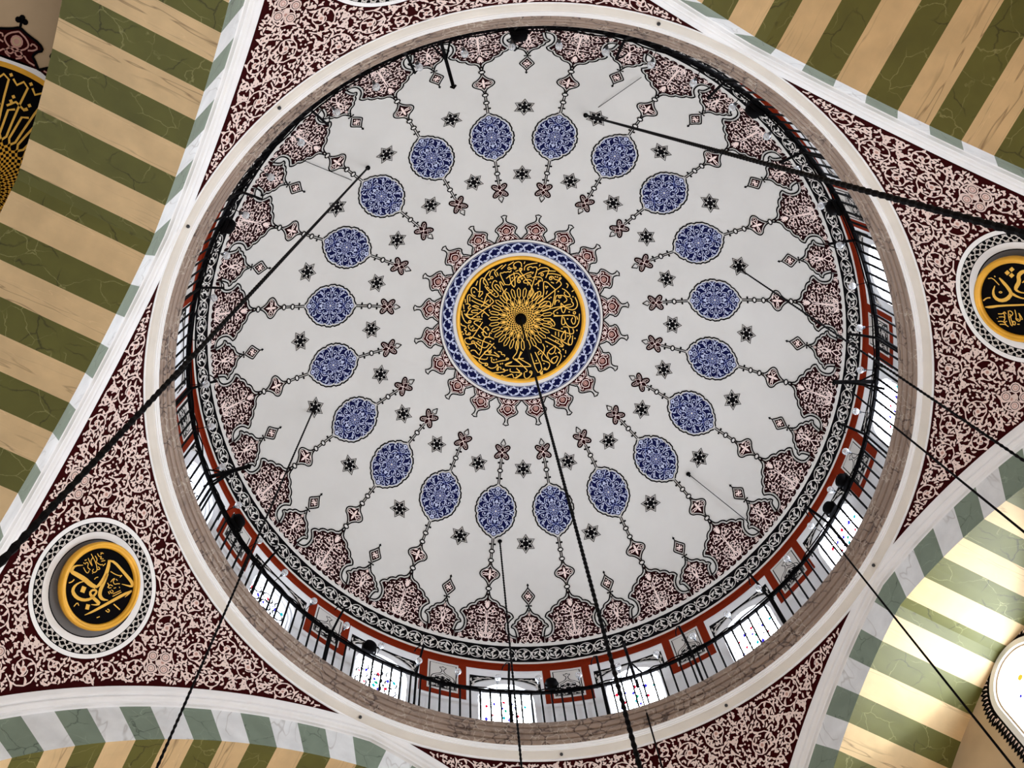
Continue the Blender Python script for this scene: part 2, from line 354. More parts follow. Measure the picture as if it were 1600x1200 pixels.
sm.stroke([(-.012, 6.42), (-.008, 6.5)], .016, 'black'); sm.stroke([(.012, 6.42), (.008, 6.5)], .016, 'black')
sm.disc((-.05, 6.462), .02, 'black'); sm.disc((.05, 6.462), .02, 'black'); sm.rect(-.05, 6.45, .05, 6.474, 'black', 1)
sm.poly([(0, 5.94), (.03, 5.99), (.012, 6.0), (.012, 6.05), (-.012, 6.05), (-.012, 6.0), (-.03, 5.99)], 'black', 1)
around('small_lambrequin', sm, 9)
# ---- blue medallions with their chains
bm = Art(); C0 = 4.34
BO = [(0.03, -.605), (.105, -.555), (.205, -.5), (.24, -.43), (.327, -.37), (.364, -.27), (.418, -.18), (.425, -.08), (.447, .02), (.413, .11), (.4, .24), (.345, .345), (.265, .42), (.195, .5), (.1, .555), (.035, .61)]
def lobed(h):   # scalloped: arcs bulging between the notch points
    out = []
    for i in range(len(h) - 1):
        (x0, y0), (x1, y1) = h[i], h[i + 1]; d = hypot(x1 - x0, y1 - y0); nx, ny = (y1 - y0) / d, -(x1 - x0) / d
        if nx * (x0 + x1) + ny * (y0 + y1) < 0: nx, ny = -nx, -ny
        k = 0.018 if 0 < i < len(h) - 2 else 0.0
        out += [(x0, y0), ((x0 + x1) / 2 + nx * k, (y0 + y1) / 2 + ny * k)]
    return out + [h[-1]]
hb = [(x, y + C0) for x, y in lobed(BO)]; ob = hb + [(-x, y) for x, y in hb[::-1]]
bm.stroke(hb, .03, 'black', 1); bm.stroke([(-x, y) for x, y in hb], .03, 'black', 1)
bm.poly(inset(ob, .043), 'navy', 1)
v0, t0 = len(bm.v), len(bm.t); k_ = 0.00164
def q(*pts): return [(x * k_, C0 - y * k_) for x, y in pts]
def qs(pts, wd, m='pale_blue', l=2):
    wd = [x * .6 for x in wd] if isinstance(wd, list) else wd * .6 if m == 'pale_blue' else wd * .72
    p = smooth_path(q(*pts), 2); bm.stroke(p, wd, m, l)
    bm.stroke([(x, 2 * C0 - y) for x, y in p], wd, m, l)
for ang in (0, 45, 90):
    c_, s2 = cos(rad(ang)), sin(rad(ang)); P = [(0, 0), (40, 22), (80, 0), (40, -22), (0, 0)]
    qs([(x * c_ - y * s2, x * s2 + y * c_) for x, y in P], .009, 'mid_blue')
qs([(0, 92), (52, 60), (92, 0)], .008, 'mid_blue')
for ang in (22.5, 67.5):
    c_, s2 = cos(rad(ang)), sin(rad(ang)); qs([(x * c_ - y * s2, x * s2 + y * c_) for x, y in ((20, 0), (60, 16), (104, 0), (60, -16), (20, 0))], .012)
    qs([(x * c_ - y * s2, x * s2 + y * c_) for x, y in ((80, 0), (112, 12), (126, 0))], .03)
qs([(86, 60), (104, 84), (86, 96)], .03); qs([(62, 84), (84, 108)], .022); qs([(0, 70), (16, 92), (0, 108)], .014); qs([(70, 0), (96, 10), (112, 0)], .014)
qs([(0, 118), (14, 130), (0, 158)], [.01] + [.045] * 7 + [.01], 'pale_blue'); qs([(10, 125), (40, 120), (50, 140), (36, 158)], .026)
qs([(24, 186), (70, 188), (98, 160), (96, 120), (118, 100), (150, 108)], .024); qs([(0, 170), (40, 215), (70, 250)], .011, 'mid_blue'); qs([(0, 215), (50, 160), (90, 110)], .011, 'mid_blue')
qs([(64, 130), (78, 150), (58, 165)], .03); qs([(95, 20), (110, 70), (150, 88), (180, 66), (170, 32), (140, 40), (138, 62)], .02); qs([(120, 8), (160, 12), (200, 30)], .024)
qs([(150, 62), (135, 40)], .03); qs([(190, 4), (235, 10), (242, 44)], .03); qs([(185, 12), (225, 48)], .014); qs([(215, 0), (240, 26)], .014)
qs([(120, 108), (150, 150), (190, 180), (170, 140), (150, 120)], .026); qs([(160, 112), (200, 120), (215, 150)], .018); qs([(150, 130), (165, 185), (150, 205)], .018)
qs([(232, 70), (224, 150), (180, 212), (150, 235)], [.008, .014, .02, .024, .026, .026, .024, .02, .018, .016, .012, .01]); qs([(222, 92), (205, 100), (212, 130)], .022)
qs([(60, 210), (100, 205), (130, 225), (110, 250), (85, 240)], .022); qs([(120, 252), (128, 215), (100, 190)], .03)
qs([(0, 330), (26, 312), (0, 282)], [.012] + [.05] * 7 + [.012]); qs([(0, 288), (34, 262), (24, 228), (0, 214)], .022); qs([(0, 265), (14, 248), (0, 236)], .02); qs([(40, 285), (70, 268), (100, 276), (86, 300), (50, 305)], .024)
qs([(45, 240), (75, 262)], .03); qs([(20, 320), (60, 300)], .014)
bm.mirror(v0, t0); bm.disc((0, C0), .022, 'paint_white', 3)
def stem(a, s0, s1, w=.019):
    for x in (-w, w): a.stroke([(x, s0), (x, s1)], .02, 'black', 1)
def bead(a, s_, r=.052): a.disc((0, s_), r, 'paint_white', 2, 12, r * .8); a.ring((0, s_), r, .026, 'black', 3, 14, r * .8)
def nubs(a, s_, x=.052):
    for sg in (-1, 1): a.disc((sg * x, s_), .024, 'black', 1, 8); a.rect(sg * .016, s_ - .012, sg * x, s_ + .012, 'black', 1)
stem(bm, 4.95, 5.5); nubs(bm, 5.083); bead(bm, 5.245); bead(bm, 5.455); stem(bm, 6.03, 6.17); bead(bm, 6.103, .055)
QH = [(0.012, 5.5), (.043, 5.608), (.176, 5.686), (.221, 5.765), (.182, 5.846), (.117, 5.874), (.043, 5.962), (0.012, 6.05)]
qp = smooth_path(QH, 2); qo = qp + [(-x, y) for x, y in qp[::-1]]
bm.stroke(qp, .027, 'black', 1); bm.stroke([(-x, y) for x, y in qp], .027, 'black', 1); bm.poly(inset(qo, .034), 'crimson_deep', 1)
for an, ln in ((pi / 2, .13), (-pi / 2, .13)): bm.leaf((0, 5.775), an, ln, .05, 'scroll', 2, 0)
for sg in (-1, 1):
    for an in (.35, -.35): bm.leaf((0, 5.775), (pi if sg < 0 else 0) + an, .15, .024, 'scroll', 2, -an * sg)
    bm.ring((sg * .13, 5.775), .03, .012, 'scroll', 2, 8); bm.leaf((sg * .03, 5.66), (pi if sg < 0 else 0) + sg * .4, .1, .03, 'scroll', 2, 0)
stem(bm, 3.73, 3.16); nubs(bm, 3.6); bead(bm, 3.424); nubs(bm, 3.25)
for sx in (-1, 1):   # knot of interlaced loops and spear tip
    for sy in (-1, 1):
        dx, dy = sx * .72, sy * .69; nx_, ny_ = -dy, dx; lp = [(u * dx + v_ * nx_, 3.01 + u * dy + v_ * ny_) for u, v_ in ((.02, .05), (.13, .058), (.195, .036), (.21, 0), (.195, -.036), (.13, -.058), (.02, -.05))]
        p = smooth_path(lp, 1, True); bm.poly(p, 'crimson_deep', 1); bm.stroke(p[:-2], .026, 'black', 1); bm.stroke(inset(p, .027), .0065, 'scroll', 2, True)
bm.poly([(0, 2.85), (.045, 2.93), (.05, 3.08), (0, 3.17), (-.05, 3.08), (-.045, 2.93)], 'crimson_deep', 2)
for sg in (-1, 1): bm.stroke([(sg * .012, 2.86), (-sg * .05, 2.96), (sg * .05, 3.08), (sg * .01, 3.16)], .008, 'scroll', 3); bm.stroke([(sg * .1, 2.92), (-sg * .1, 3.1)], .008, 'scroll', 3)
tip = [(0, 2.715), (.055, 2.82), (.04, 2.85), (.018, 2.85), (.018, 2.89)]
bm.stroke(tip, .02, 'black', 2); bm.stroke([(-x, y) for x, y in tip], .02, 'black', 2)
around('blue_medallion', bm)
# ---- stars
def star(s0, ro, turn):
    a = Art(); P = lambda r1, r2, t: [((r1 if i % 2 == 0 else r2) * cos(pi / 2 + t + i * pi / 6), s0 - (r1 if i % 2 == 0 else r2) * sin(pi / 2 + t + i * pi / 6)) for i in range(12)]
    a.stroke(P(ro, ro * .56, turn), .021, 'black', 1, True); a.poly(P(ro * .78, ro * .45, turn), 'black', 1)
    for i in range(6):
        an = turn + i * pi / 3; x, y = .36 * ro * cos(an), s0 + .36 * ro * sin(an); a.poly([(x + .026 * cos(an + k * 2 * pi / 3), y + .026 * sin(an + k * 2 * pi / 3)) for k in range(3)], 'paint_white', 2)
    return a
around('outer_star', star(5.04, .215, 0.03), 9); around('inner_star', star(3.36, .205, 0.0), 9)
# ---- crowns round the centre
cr = Art(); CH = [(.283, 1.82), (.2, 1.945), (.17, 1.95), (.193, 2.035), (.245, 2.09), (.2, 2.157), (.065, 2.225), (.028, 2.266), (.033, 2.336), (.062, 2.39), (0.0, 2.412)]
cp = CH[:1] + smooth_path(CH[1:-2], 1) + CH[-2:]; full = cp + [(-x, y) for x, y in cp[-2::-1]]
cr.stroke(full, .028, 'black', 1)
cr.poly([(-.26, 1.815), (.26, 1.815), (.17, 1.92), (.135, 1.955), (.16, 2.05), (.2, 2.09), (.17, 2.135), (.05, 2.2), (0, 2.235), (-.05, 2.2), (-.17, 2.135), (-.2, 2.09), (-.16, 2.05), (-.135, 1.955), (-.17, 1.92)], 'crimson', 1)
v0, t0 = len(cr.v), len(cr.t)
for p, wd in (([(0, 1.83), (.05, 1.88), (0, 1.93), (-.0, 1.93)], .013), ([(.0, 1.96), (.07, 1.98), (.1, 2.04), (.07, 2.1), (0, 2.14)], .016), ([(.11, 2.0), (.165, 2.07), (.14, 2.12), (.11, 2.08)], .014), ([(.06, 1.83), (.12, 1.87), (.06, 1.93), (.02, 1.9)], .014), ([(.23, 1.83), (.16, 1.88), (.12, 1.93)], .012), ([(0, 2.22), (.04, 2.18), (.12, 2.14)], .012)): cr.stroke(smooth_path(p, 1), wd, 'scroll', 2)
cr.leaf((.09, 1.95), .5, .09, .03, 'scroll', 2, .6); cr.leaf((.13, 1.84), 1.9, .08, .028, 'scroll', 2, .5); cr.mirror(v0, t0)
cr.disc((0, 2.035), .052, 'rose', 2, 12); cr.ring((0, 2.035), .03, .01, 'crimson', 3, 10); cr.disc((0, 1.885), .025, 'scroll', 2, 6)
around('painted_crown', cr, 0, 0.2)
# ---- centre roundel with the gilt inscription
ce = Art(); O2 = (0, 0)
ce.band(O2, 1.761, 1.818, 'paint_white', 1, 160); ce.stroke([(1.822 * cos(2 * pi * i / 160), 1.822 * sin(2 * pi * i / 160)) for i in range(160)], .02, 'crimson_deep', 2, True)
ce.band(O2, 1.504, 1.761, 'navy', 1, 160); ce.band(O2, 1.43, 1.51, 'paint_white', 2, 160)
link('painted_border', ce.data('painted_border', pmap, .25), DOME)
bl = Art(); NB = 40
for i in range(NB):
    a0 = 2 * pi * i / NB; f = lambda r, t: (r * cos(a0 + t), r * sin(a0 + t)); h = pi / NB
    bl.stroke([f(1.545, -h), f(1.56, -h * .4), f(1.63, 0), f(1.70, h * .4), f(1.72, h)], .022, 'pale_blue', 3); bl.stroke([f(1.72, -h), f(1.70, -h * .4), f(1.63, 0), f(1.56, h * .4), f(1.545, h)], .012, 'pale_blue', 3)
    for r, t, an, ln in ((1.63, 0, .4, .1), (1.63, 0, 2.6, .1), (1.69, -h * .5, -1.2, .08), (1.57, h * .6, 2.2, .09), (1.58, -h * .7, .9, .08), (1.70, h * .7, -2.2, .08)): bl.leaf(f(r, t), a0 + an, ln, .04, 'pale_blue', 3, .5)
for r in (1.525, 1.742): bl.stroke([(r * cos(2 * pi * i / 160), r * sin(2 * pi * i / 160)) for i in range(160)], .008, 'pale_blue', 2, True)
link('painted_border_scroll', bl.data('painted_border_scroll', pmap), DOME)
gd = Mesh(); gr = lambda s_, l: ((RS - l) * sin(s_ / RS), ZC + (RS - l) * cos(s_ / RS))
gd.revolve([gr(1.44, .0), gr(1.432, .03), gr(1.40, .045), gr(1.37, .03), gr(1.347, .012)], 'gold', 160); gd.build('gilt_ring', DOME, smooth=True)
bk = Art(); bk.band(O2, 0.001, 1.36, 'black', 1, 120); link('inscription_ground', bk.data('inscription_ground', pmap, .3), DOME)
TR = {"T":[[-191,-1182,-206,-1236,-163,-1284,-87,-1305,-34,-1273,-24,-1186],[-272,-1127,-222,-1152],[-245,-1101,-269,-1054,-321,-1073,-359,-1052,-398,-1065,-442,-1032,-481,-1045,-492,-1004,-334,-698,-112,-982],[-354,-912,-292,-966,-204,-1021,-115,-1043,-62,-1010,-28,-971],[-192,-1061,-143,-768,-179,-714],[-286,-993,-233,-780,-166,-714],[-95,-862,-103,-916,-73,-963,42,-993],[-442,-1219,-542,-1138,-604,-1071,-616,-1031,-561,-950],[-605,-1104,-657,-1118,-707,-1057,-723,-964],[-702,-910,-739,-870,-747,-910],[-721,-1091,-795,-991,-855,-871,-847,-804,-787,-757],[-926,-631,-926,-871,-889,-931,-831,-911,-777,-830,-742,-750],[-971,-618,-828,-614,-960,-452,-919,-631],[-978,-645,-1045,-712,-1103,-700,-1120,-634,-1092,-540,-1013,-506],[-1185,-355,-1201,-502,-1170,-554,-1118,-534,-1038,-459,-841,-378,-683,-285],[-1230,-336,-1165,-342,-1119,-301,-1164,-276,-1176,-236,-1136,-209,-1174,-170,-1187,-130,-1206,-98,-1069,-95],[-1102,-421,-1036,-380,-891,-312,-708,-258],[-954,-193,-1071,-195,-1103,-169,-1082,-135,-952,-134],[-1060,-287,-1021,-307,-936,-266],[-890,-266,-827,-338,-726,-431],[-827,-351,-768,-550,-692,-597,-628,-610,-654,-643,-720,-657],[-787,-757,-825,-724,-585,-484,-508,-511,-523,-577,-669,-710,-635,-843,-584,-870,-551,-830],[-512,-637,-606,-750,-581,-777,-529,-764,-455,-657],[-400,-751,-467,-844,-506,-830,-298,-419,-323,-393,-444,-538,-333,-685],[-781,-564,-609,-404,-620,-364,-887,-153,-1093,-16],[-1086,-288,-836,-179,-783,-126,-703,-59],[-1318,-186,-1303,-80,-1262,14],[-1252,-118,-1198,-51,-1119,3,-858,13],[-809,-146,-867,-100,-859,-34],[-202,-1296,-320,-1214],[-366,-1234,-471,-1125],[-978,-858,-1013,-752],[-91,-1104,-154,-1076],[-565,-1058,-530,-977],[-1143,-501,-1140,-395],[-1246,-450,-1237,-370],[-1282,-331,-1267,-224],[-687,-431,-692,-364],[37,-1106,40,-1187,90,-1235,203,-1266,318,-1283],[221,-1165,187,-1198,136,-1190,100,-1148,114,-1108,145,-1136],[214,-1165,258,-1193,310,-1182,318,-1128,269,-939,169,-535,203,-496,287,-652,-44,-1064,-72,-1117,-42,-1158,-15,-1125,-51,-1064],[331,-1122,387,-1171,514,-1190,580,-1152,570,-1098,512,-948],[348,-1029,417,-1078,530,-1116,723,-1111],[547,-1043,674,-1055,843,-1017],[187,-1064,98,-1041,-15,-971,-90,-916,-107,-862,-87,-836],[214,-857,181,-896,91,-900,28,-865,36,-825,88,-813,183,-829],[218,-937,293,-966,396,-963,443,-918,439,-864],[282,-779,363,-848,413,-877,386,-896,349,-861,366,-755],[427,-530,491,-552,466,-839,490,-866,549,-855,622,-792,676,-740,742,-690,694,-314,630,-298],[603,-925,589,-964,626,-993,678,-982,693,-929,797,-907,864,-843,853,-789,742,-690,370,-355],[748,-838,834,-936,858,-964,819,-975,802,-921],[732,-343,749,-530,786,-572,839,-548],[851,-568,928,-566,995,-503,998,-449,935,-406],[732,-343,754,-424,791,-459,844,-441,819,-407],[882,-724,961,-688,1042,-612,1077,-547,994,-543,926,-606,950,-654],[1066,-520,1112,-483,1101,-442,1149,-391,1145,-338,1031,-298,875,-323,454,-192],[871,-396,979,-288,1111,-242,1200,-274,1241,-357,1224,-449,1174,-540],[872,-389,892,-217,947,-154,980,-275],[1092,-375,977,-348,725,-203,714,-156,755,-91,1167,-133,1195,-88],[398,-303,509,-413,625,-418,654,-353,630,-305,564,-329,412,-263,398,-303],[249,-471,333,-620,423,-643,414,-543,376,-528,289,-432],[564,-655,535,-574],[632,-859,697,-835],[87,-987,189,-1010],[102,-947,203,-970],[1141,-698,1097,-662],[966,-849,1019,-812,984,-743],[42,-1308,25,-1254],[383,-1258,360,-1210],[-1318,-119,-1273,12,-1200,100,-1129,87],[-1218,-117,-1160,-29,-1074,1,-860,11],[-1329,97,-1314,141,-1228,164,-1198,201,-1255,228,-1240,258,-1197,273,-1225,315,-1203,359,-1138,360],[-1128,137,-1164,144,-1155,216,-1083,282,-969,254],[-930,46,-1016,45,-1043,95,-986,132,-870,219,-739,349],[-844,76,-1080,447,-1137,446,-1123,403,-1037,419,-605,594],[-741,249,-684,263,-757,177,-799,198,-826,248],[-1152,432,-1223,437,-1244,487,-1193,560,-1121,576,-1050,548],[-1035,534,-977,606,-962,649],[-1090,734,-1090,705,-1004,706,-960,764,-887,836,-815,435,-695,407,-579,465],[-993,527,-862,636,-761,665,-691,579],[-1060,820,-930,893,-742,923,-715,866],[-901,893,-578,551],[-901,908,-914,951,-827,1008,-713,995,-726,1052,-784,1052],[-573,751,-413,880,-601,809,-802,808,-789,737,-689,723],[-488,737,-402,751,-415,808,-329,808,-342,851],[-657,880,-614,866,-641,966,-569,995,-455,952,-255,921,-241,893,-299,879,-298,922],[-711,1081,-624,1124,-510,1081,-497,995,-466,1152,-509,1166,-495,1095,-424,1080,-408,1137],[-324,1037,-196,992,-154,956,-325,1022,-309,1065,106,1059,-141,891],[-594,1217,-407,1209,-307,1180,-351,1123,-380,1137,-322,1165,-250,1150],[-405,1309,-392,1252,-333,1308,-177,1242,-148,1249,-117,1349,53,1232,24,1204,-206,1200,-208,1121],[-65,1105,9,1190],[88,887,-27,889,26,731],[-141,891,-156,877,-45,732,-65,517],[-938,363,-909,406,-880,413],[-826,263,-831,392,-694,421,-683,306,-639,335],[-632,694,-674,751],[722,-84,1186,-144,1219,-23,1182,95,1107,-2,1146,-77],[918,-122,898,67,942,108,996,48,925,-122,1012,90,1114,157,1227,136,1292,16,1290,-172],[944,144,1029,140,1072,174,1108,345],[1158,176,1189,240,1163,299,1020,278,490,128],[990,222,897,385,942,455,1012,423,997,221],[1122,344,1057,478,1102,548,1158,530,1164,328],[682,337,914,456,1103,555],[599,398,947,570,962,598,876,588],[900,471,975,569],[560,486,791,592,894,673,910,716,853,725],[791,577,638,699,654,755,712,775,782,721,791,577],[625,728,613,800,674,927,762,981,818,950,870,789,715,868,710,926,762,981],[853,725,925,758,929,859,835,1035],[336,594,526,746,630,886],[505,545,566,658,460,906,661,956,685,1027,624,1130,538,1118],[241,769,396,1195,482,1178],[340,737,522,1090,453,1179],[334,996,433,979],[-98,891,165,1129,181,1172,124,1187],[-98,919,-13,889,-27,875,55,745],[-13,889,249,1027,264,1069,-94,1062],[110,1202,112,1302,171,1344,255,1284,296,1197,252,1156,224,1199,282,1212],[-64,1119,38,1196,-91,1198],[38,1203,67,1231,-46,1319,-88,1334],[524,1148,484,1235,527,1233],[615,51,588,81,671,49,732,162,771,73,640,-37],[779,261,782,347],[849,257,854,373],[398,764,439,706],[1022,667,1024,739],[1230,-110,1261,-40]],"D":[[-699,-823],[-760,-710],[-733,-690],[-219,-927],[-1260,-185],[-963,-41],[-924,-41],[-1048,-606],[-876,-458],[-700,-192],[-600,-564],[-473,-624],[-1124,-235],[186,-1070],[231,-1065],[219,-1044],[722,-984],[767,-979],[308,-913],[521,-754],[560,-749],[535,-721],[610,-484],[647,-512],[128,-781],[802,-653],[1129,-550],[804,-166],[1061,-200],[-13,-918],[356,-701],[-1099,181],[-1063,160],[-1034,210],[-1062,239],[-1297,292],[-1268,343],[-936,513],[-892,542],[-1170,618],[-1141,654],[-926,664],[-897,693],[-583,637],[-554,665],[-577,923],[-520,916],[-425,1016],[-382,1008],[-61,1262],[-664,515],[-870,1030],[-854,313],[-831,356],[-902,61],[1059,348],[1035,-41],[917,182],[1251,207],[1216,390],[964,655],[998,805],[804,749],[793,462],[844,474],[427,785],[469,762],[548,989],[606,599],[-61,1262],[375,930]],"O":[[-298,-1147,27],[-170,-1156,24],[-670,-930,27],[-41,-1131,29],[-69,-850,31],[-7,-918,15],[432,-1018,27],[622,-939,29],[839,-534,27],[1178,-186,27],[-75,-856,31],[-1129,65,26],[-1139,338,24],[-1050,526,29],[-667,751,26],[-741,1030,29],[-1116,432,24],[497,1206,24],[573,1103,18]],"P":[[0,[292,-328,204,-263,108,-160,56,-50,45,38],[34,47,51,45,23]],[0,[129,-212,40,-98,-32,0,-99,40,-172,20,-227,-51],[34,45,47,47,34,6]],[0,[50,36,131,93,241,134,365,209,462,275,505,260,500,183,443,69],[40,54,56,51,43,38,20,7]],[0,[287,-325,224,-387,44,-442,-182,-504,-241,-512,-256,-475,-195,-410,-133,-347],[16,32,34,41,43,28,14,6]],[0,[221,144,253,250,232,341,178,380,77,363,-16,287,-60,186,-43,109,-22,58,13,54,45,107,27,157,-43,150,-150,106,-200,90,-182,150,-137,210],[9,17,36,43,41,34,32,28,28,25,25,29,36,43,34,17,7]],[0,[153,245,98,198],[70,70]],[0,[-115,297,-156,252],[59,59]],[0,[-216,365,-241,234,-265,-33,-289,-306,-315,-453],[7,28,34,38,16]],[0,[-335,-305,-325,-375,-318,-444],[5,20,11]],[0,[-215,-135,-235,-289],[10,10]],[0,[-185,-157,-207,-289],[9,9]],[0,[-325,-102,-455,-152],[14,14]],[0,[-337,52,-389,28,-375,-7,-337,17],[12,12,12,12]],[0,[-15,454,11,382,-44,382],[12,12,12]],[0,[-355,221,-367,171],[11,11]],[0,[329,373,316,320,330,279],[14,14,14]],[0,[164,8,176,-26,162,-61],[10,10,10]],[0,[132,-270,53,-317,-8,-373,-19,-418,-26,-364],[10,10,10,10,10]],[0,[410,79,330,77,296,53,322,20],[10,10,10,10]],[0,[437,38,455,2,419,-14,378,26,322,-1],[10,10,10,10,10]],[0,[493,-44,403,-41,344,-53,433,-56,465,-112],[10,10,10,10,10]],[0,[523,-113,355,-121,255,-92,250,-35,289,-13,307,-49],[10,10,10,10,10,10]],[0,[466,-155,397,-162,379,-125,300,-170,291,-208],[10,10,10,10,10]],[0,[478,-202,425,-203,399,-247,388,-199,356,-253],[10,10,10,10,10]],[0,[463,-250,427,-289],[10,10]],[0,[344,-206,322,-265],[10,10]],[0,[270,-197,278,-250],[10,10]],[0,[299,-128,249,-145,265,-97],[10,10,10]],[0,[491,19,485,-13],[10,10]],[0,[470,49,450,39],[10,10]],[0,[263,-13,256,-3],[10,10]],[0,[437,-238,452,-280],[10,10]],[0,[-10,-201,11,-253,2,-291,-19,-238,-74,-240,-84,-278,-111,-322],[10,10,10,10,10,10,10]],[0,[-15,-297,-49,-309],[10,10]],[0,[7,-152,-37,-159,-71,-128,-88,-176],[10,10,10,10]],[0,[-115,-135,-169,-136,-159,-184,-118,-161],[10,10,10,10]],[0,[-112,-108,-158,-107],[10,10]],[0,[-118,-204,-128,-242],[10,10]],[0,[-145,-291,-167,-294],[10,10]],[0,[-54,-122,-33,-175,-81,-208],[10,10,10]],[1,[-477,-51,-435,-21],[50,50]],[1,[-431,-126,-388,-94],[50,50]],[1,[-388,-70,-346,-38],[50,50]],[1,[-222,-330,-125,-379,-38,-365,11,-290,-8,-191,-90,-105,-177,-136,-277,-200,-340,-242],[9,28,41,41,47,41,41,38,14]],[1,[-103,-114,-39,-21,-9,67,-20,184],[38,23,14,11]],[1,[-424,176,-413,105,-362,41,-266,38,-190,-22,-149,-36,-110,16,-92,105,-114,234],[23,45,45,47,47,34,18,11,9]],[1,[-250,76,-280,127,-260,169],[7,28,23]],[1,[100,-544,104,-477,84,-304,81,50,79,280],[7,34,23,20,18]],[1,[0,-549,-42,-486,-43,-431],[15,15,15]],[1,[-122,-289,-135,-262,-120,-236,-106,-268,-122,-289],[10,10,10,10,10]],[1,[-336,-410,-345,-342,-231,-262],[11,11,11]],[1,[-373,-307,-355,-298],[14,14]],[1,[210,-364,212,-292,175,-261,213,-244],[11,11,11,11]],[1,[260,-362,256,-288,287,-270],[11,11,11]],[1,[329,-387,324,-325,349,-294,325,-253],[11,11,11,11]],[1,[373,-371,374,-287,412,-246],[11,11,11]],[1,[187,-276,275,-268,336,-304,374,-275],[11,11,11,11]],[1,[164,-200,263,-218,425,-200,339,-161],[11,11,11,11]],[1,[165,-188,178,-155,215,-138,251,-180,275,-220],[11,11,11,11,11]],[1,[214,-185,338,-184,401,-148,339,-125,326,-170],[11,11,11,11,11]],[1,[154,-103,253,-98,302,-118,340,-66,279,-43,180,-61,304,-13,303,-36],[11,11,11,11,11,11,11,11]],[1,[290,-104,303,-71],[11,11]],[1,[376,-108,377,-73],[11,11]],[1,[279,-395,285,-384],[11,11]]]}
ins = Art(); GW = .02
for p in TR['T']: ins.stroke(smooth_path([(p[i] / 1000, p[i + 1] / 1000) for i in range(0, len(p), 2)], 1), GW, 'gold_leaf', 3)
for x, y in TR['D']: ins.poly([(x / 1000 + .02 * cos(k * pi / 2), y / 1000 + .02 * sin(k * pi / 2)) for k in range(4)], 'gold_leaf', 3)
for x, y, r in TR['O']: ins.ring((x / 1000, y / 1000), r / 1000, .02, 'gold_leaf', 3, 10)
for i in range(30):
    a0 = 2 * pi * i / 30; f = lambda r, t: (r * cos(a0 + t), r * sin(a0 + t))
    ins.stroke([f(.48, 0), f(.52, .055), f(.66, .05), f(.71, 0), f(.66, -.05), f(.52, -.055), f(.48, 0)], .018, 'gold_leaf', 3)
    ins.stroke([f(.48, 0), f(.43, .06), f(.37, .07), f(.30, .0)], .012, 'gold_leaf', 3); ins.stroke([f(.48, 0), f(.43, -.06), f(.37, -.07), f(.30, .0)], .012, 'gold_leaf', 3)
    if i % 2 == 0: ins.leaf(f(.34, 0), a0, .1, .045, 'gold_leaf', 3, 0)
for i in range(20):
    for sg in (-1, 1): ins.stroke([((.12 + .2 * t / 8) * cos(2 * pi * i / 20 + sg * t * .118), (.12 + .2 * t / 8) * sin(2 * pi * i / 20 + sg * t * .118)) for t in range(9)], .014, 'gold_leaf', 3)
link('gilt_inscription', ins.data('gilt_inscription', pmap), DOME)
bh = Mesh(); bh.revolve([(0.001, 23.62), (.1, 23.63), (.13, 23.68), (.13, 23.745)], 'iron', 20); bh.build('hook_boss', DOME)
# ---- black border at the foot of the dome (one unit = 6 degrees)
bord = Mesh()
for s0, s1, m in ((SB - .01, 7.412, 'paint_white'), (7.412, 7.786, 'black'), (7.786, 7.829, 'paint_white')):
    bord.grid([[(lambda r, f, a: (r * sin(f) * cos(a), r * sin(f) * sin(a), ZC + r * cos(f)))(RS - .006, s_ / RS, 2 * pi * j / 200) for j in range(200)] for s_ in [s0 + (s1 - s0) * i / 4 for i in range(5)]], m, True)
bord.build('border_ground', DOME)
def unit():
    a = Art(); W = rad(3) * 6.07
    for sg, o in ((1, 0), (-1, 1)):
        x0 = (o - .5) * W; f = lambda x, y: (x0 + x, 7.599 + sg * y)
        a.ring((x0, 7.599), .148, .014, 'paint_white', 1, 20, .13)
        for p, an, ln, wd in (((-.09, .03), .5, .13, .036), ((-.02, -.02), 1.2, .12, .034), ((.02, .07), -.6, .12, .036), ((-.07, -.06), .3, .14, .034), ((0, -.1), 2.6, .1, .03), ((.1, -.02), 2.0, .1, .03), ((.04, -.05), -.3, .1, .03)): a.leaf(f(*p), an * sg, ln, wd, 'paint_white', 1, .6 * sg)
        a.poly([f(.155, -.115), f(.175, -.09), f(.155, -.055), f(.135, -.09)], 'paint_white', 1)
        a.ring((x0 + W / 2, 7.599 + .03), .035, .012, 'paint_white', 1, 4)
        a.leaf(f(W / 2, .06), pi / 2, .09, .05, 'paint_white', 1, 0)
    return a
um = unit().data('border_scroll', dmap)
for k in range(60): link('border_scroll', um, DOME, rz=PSI + rad(6 * k))
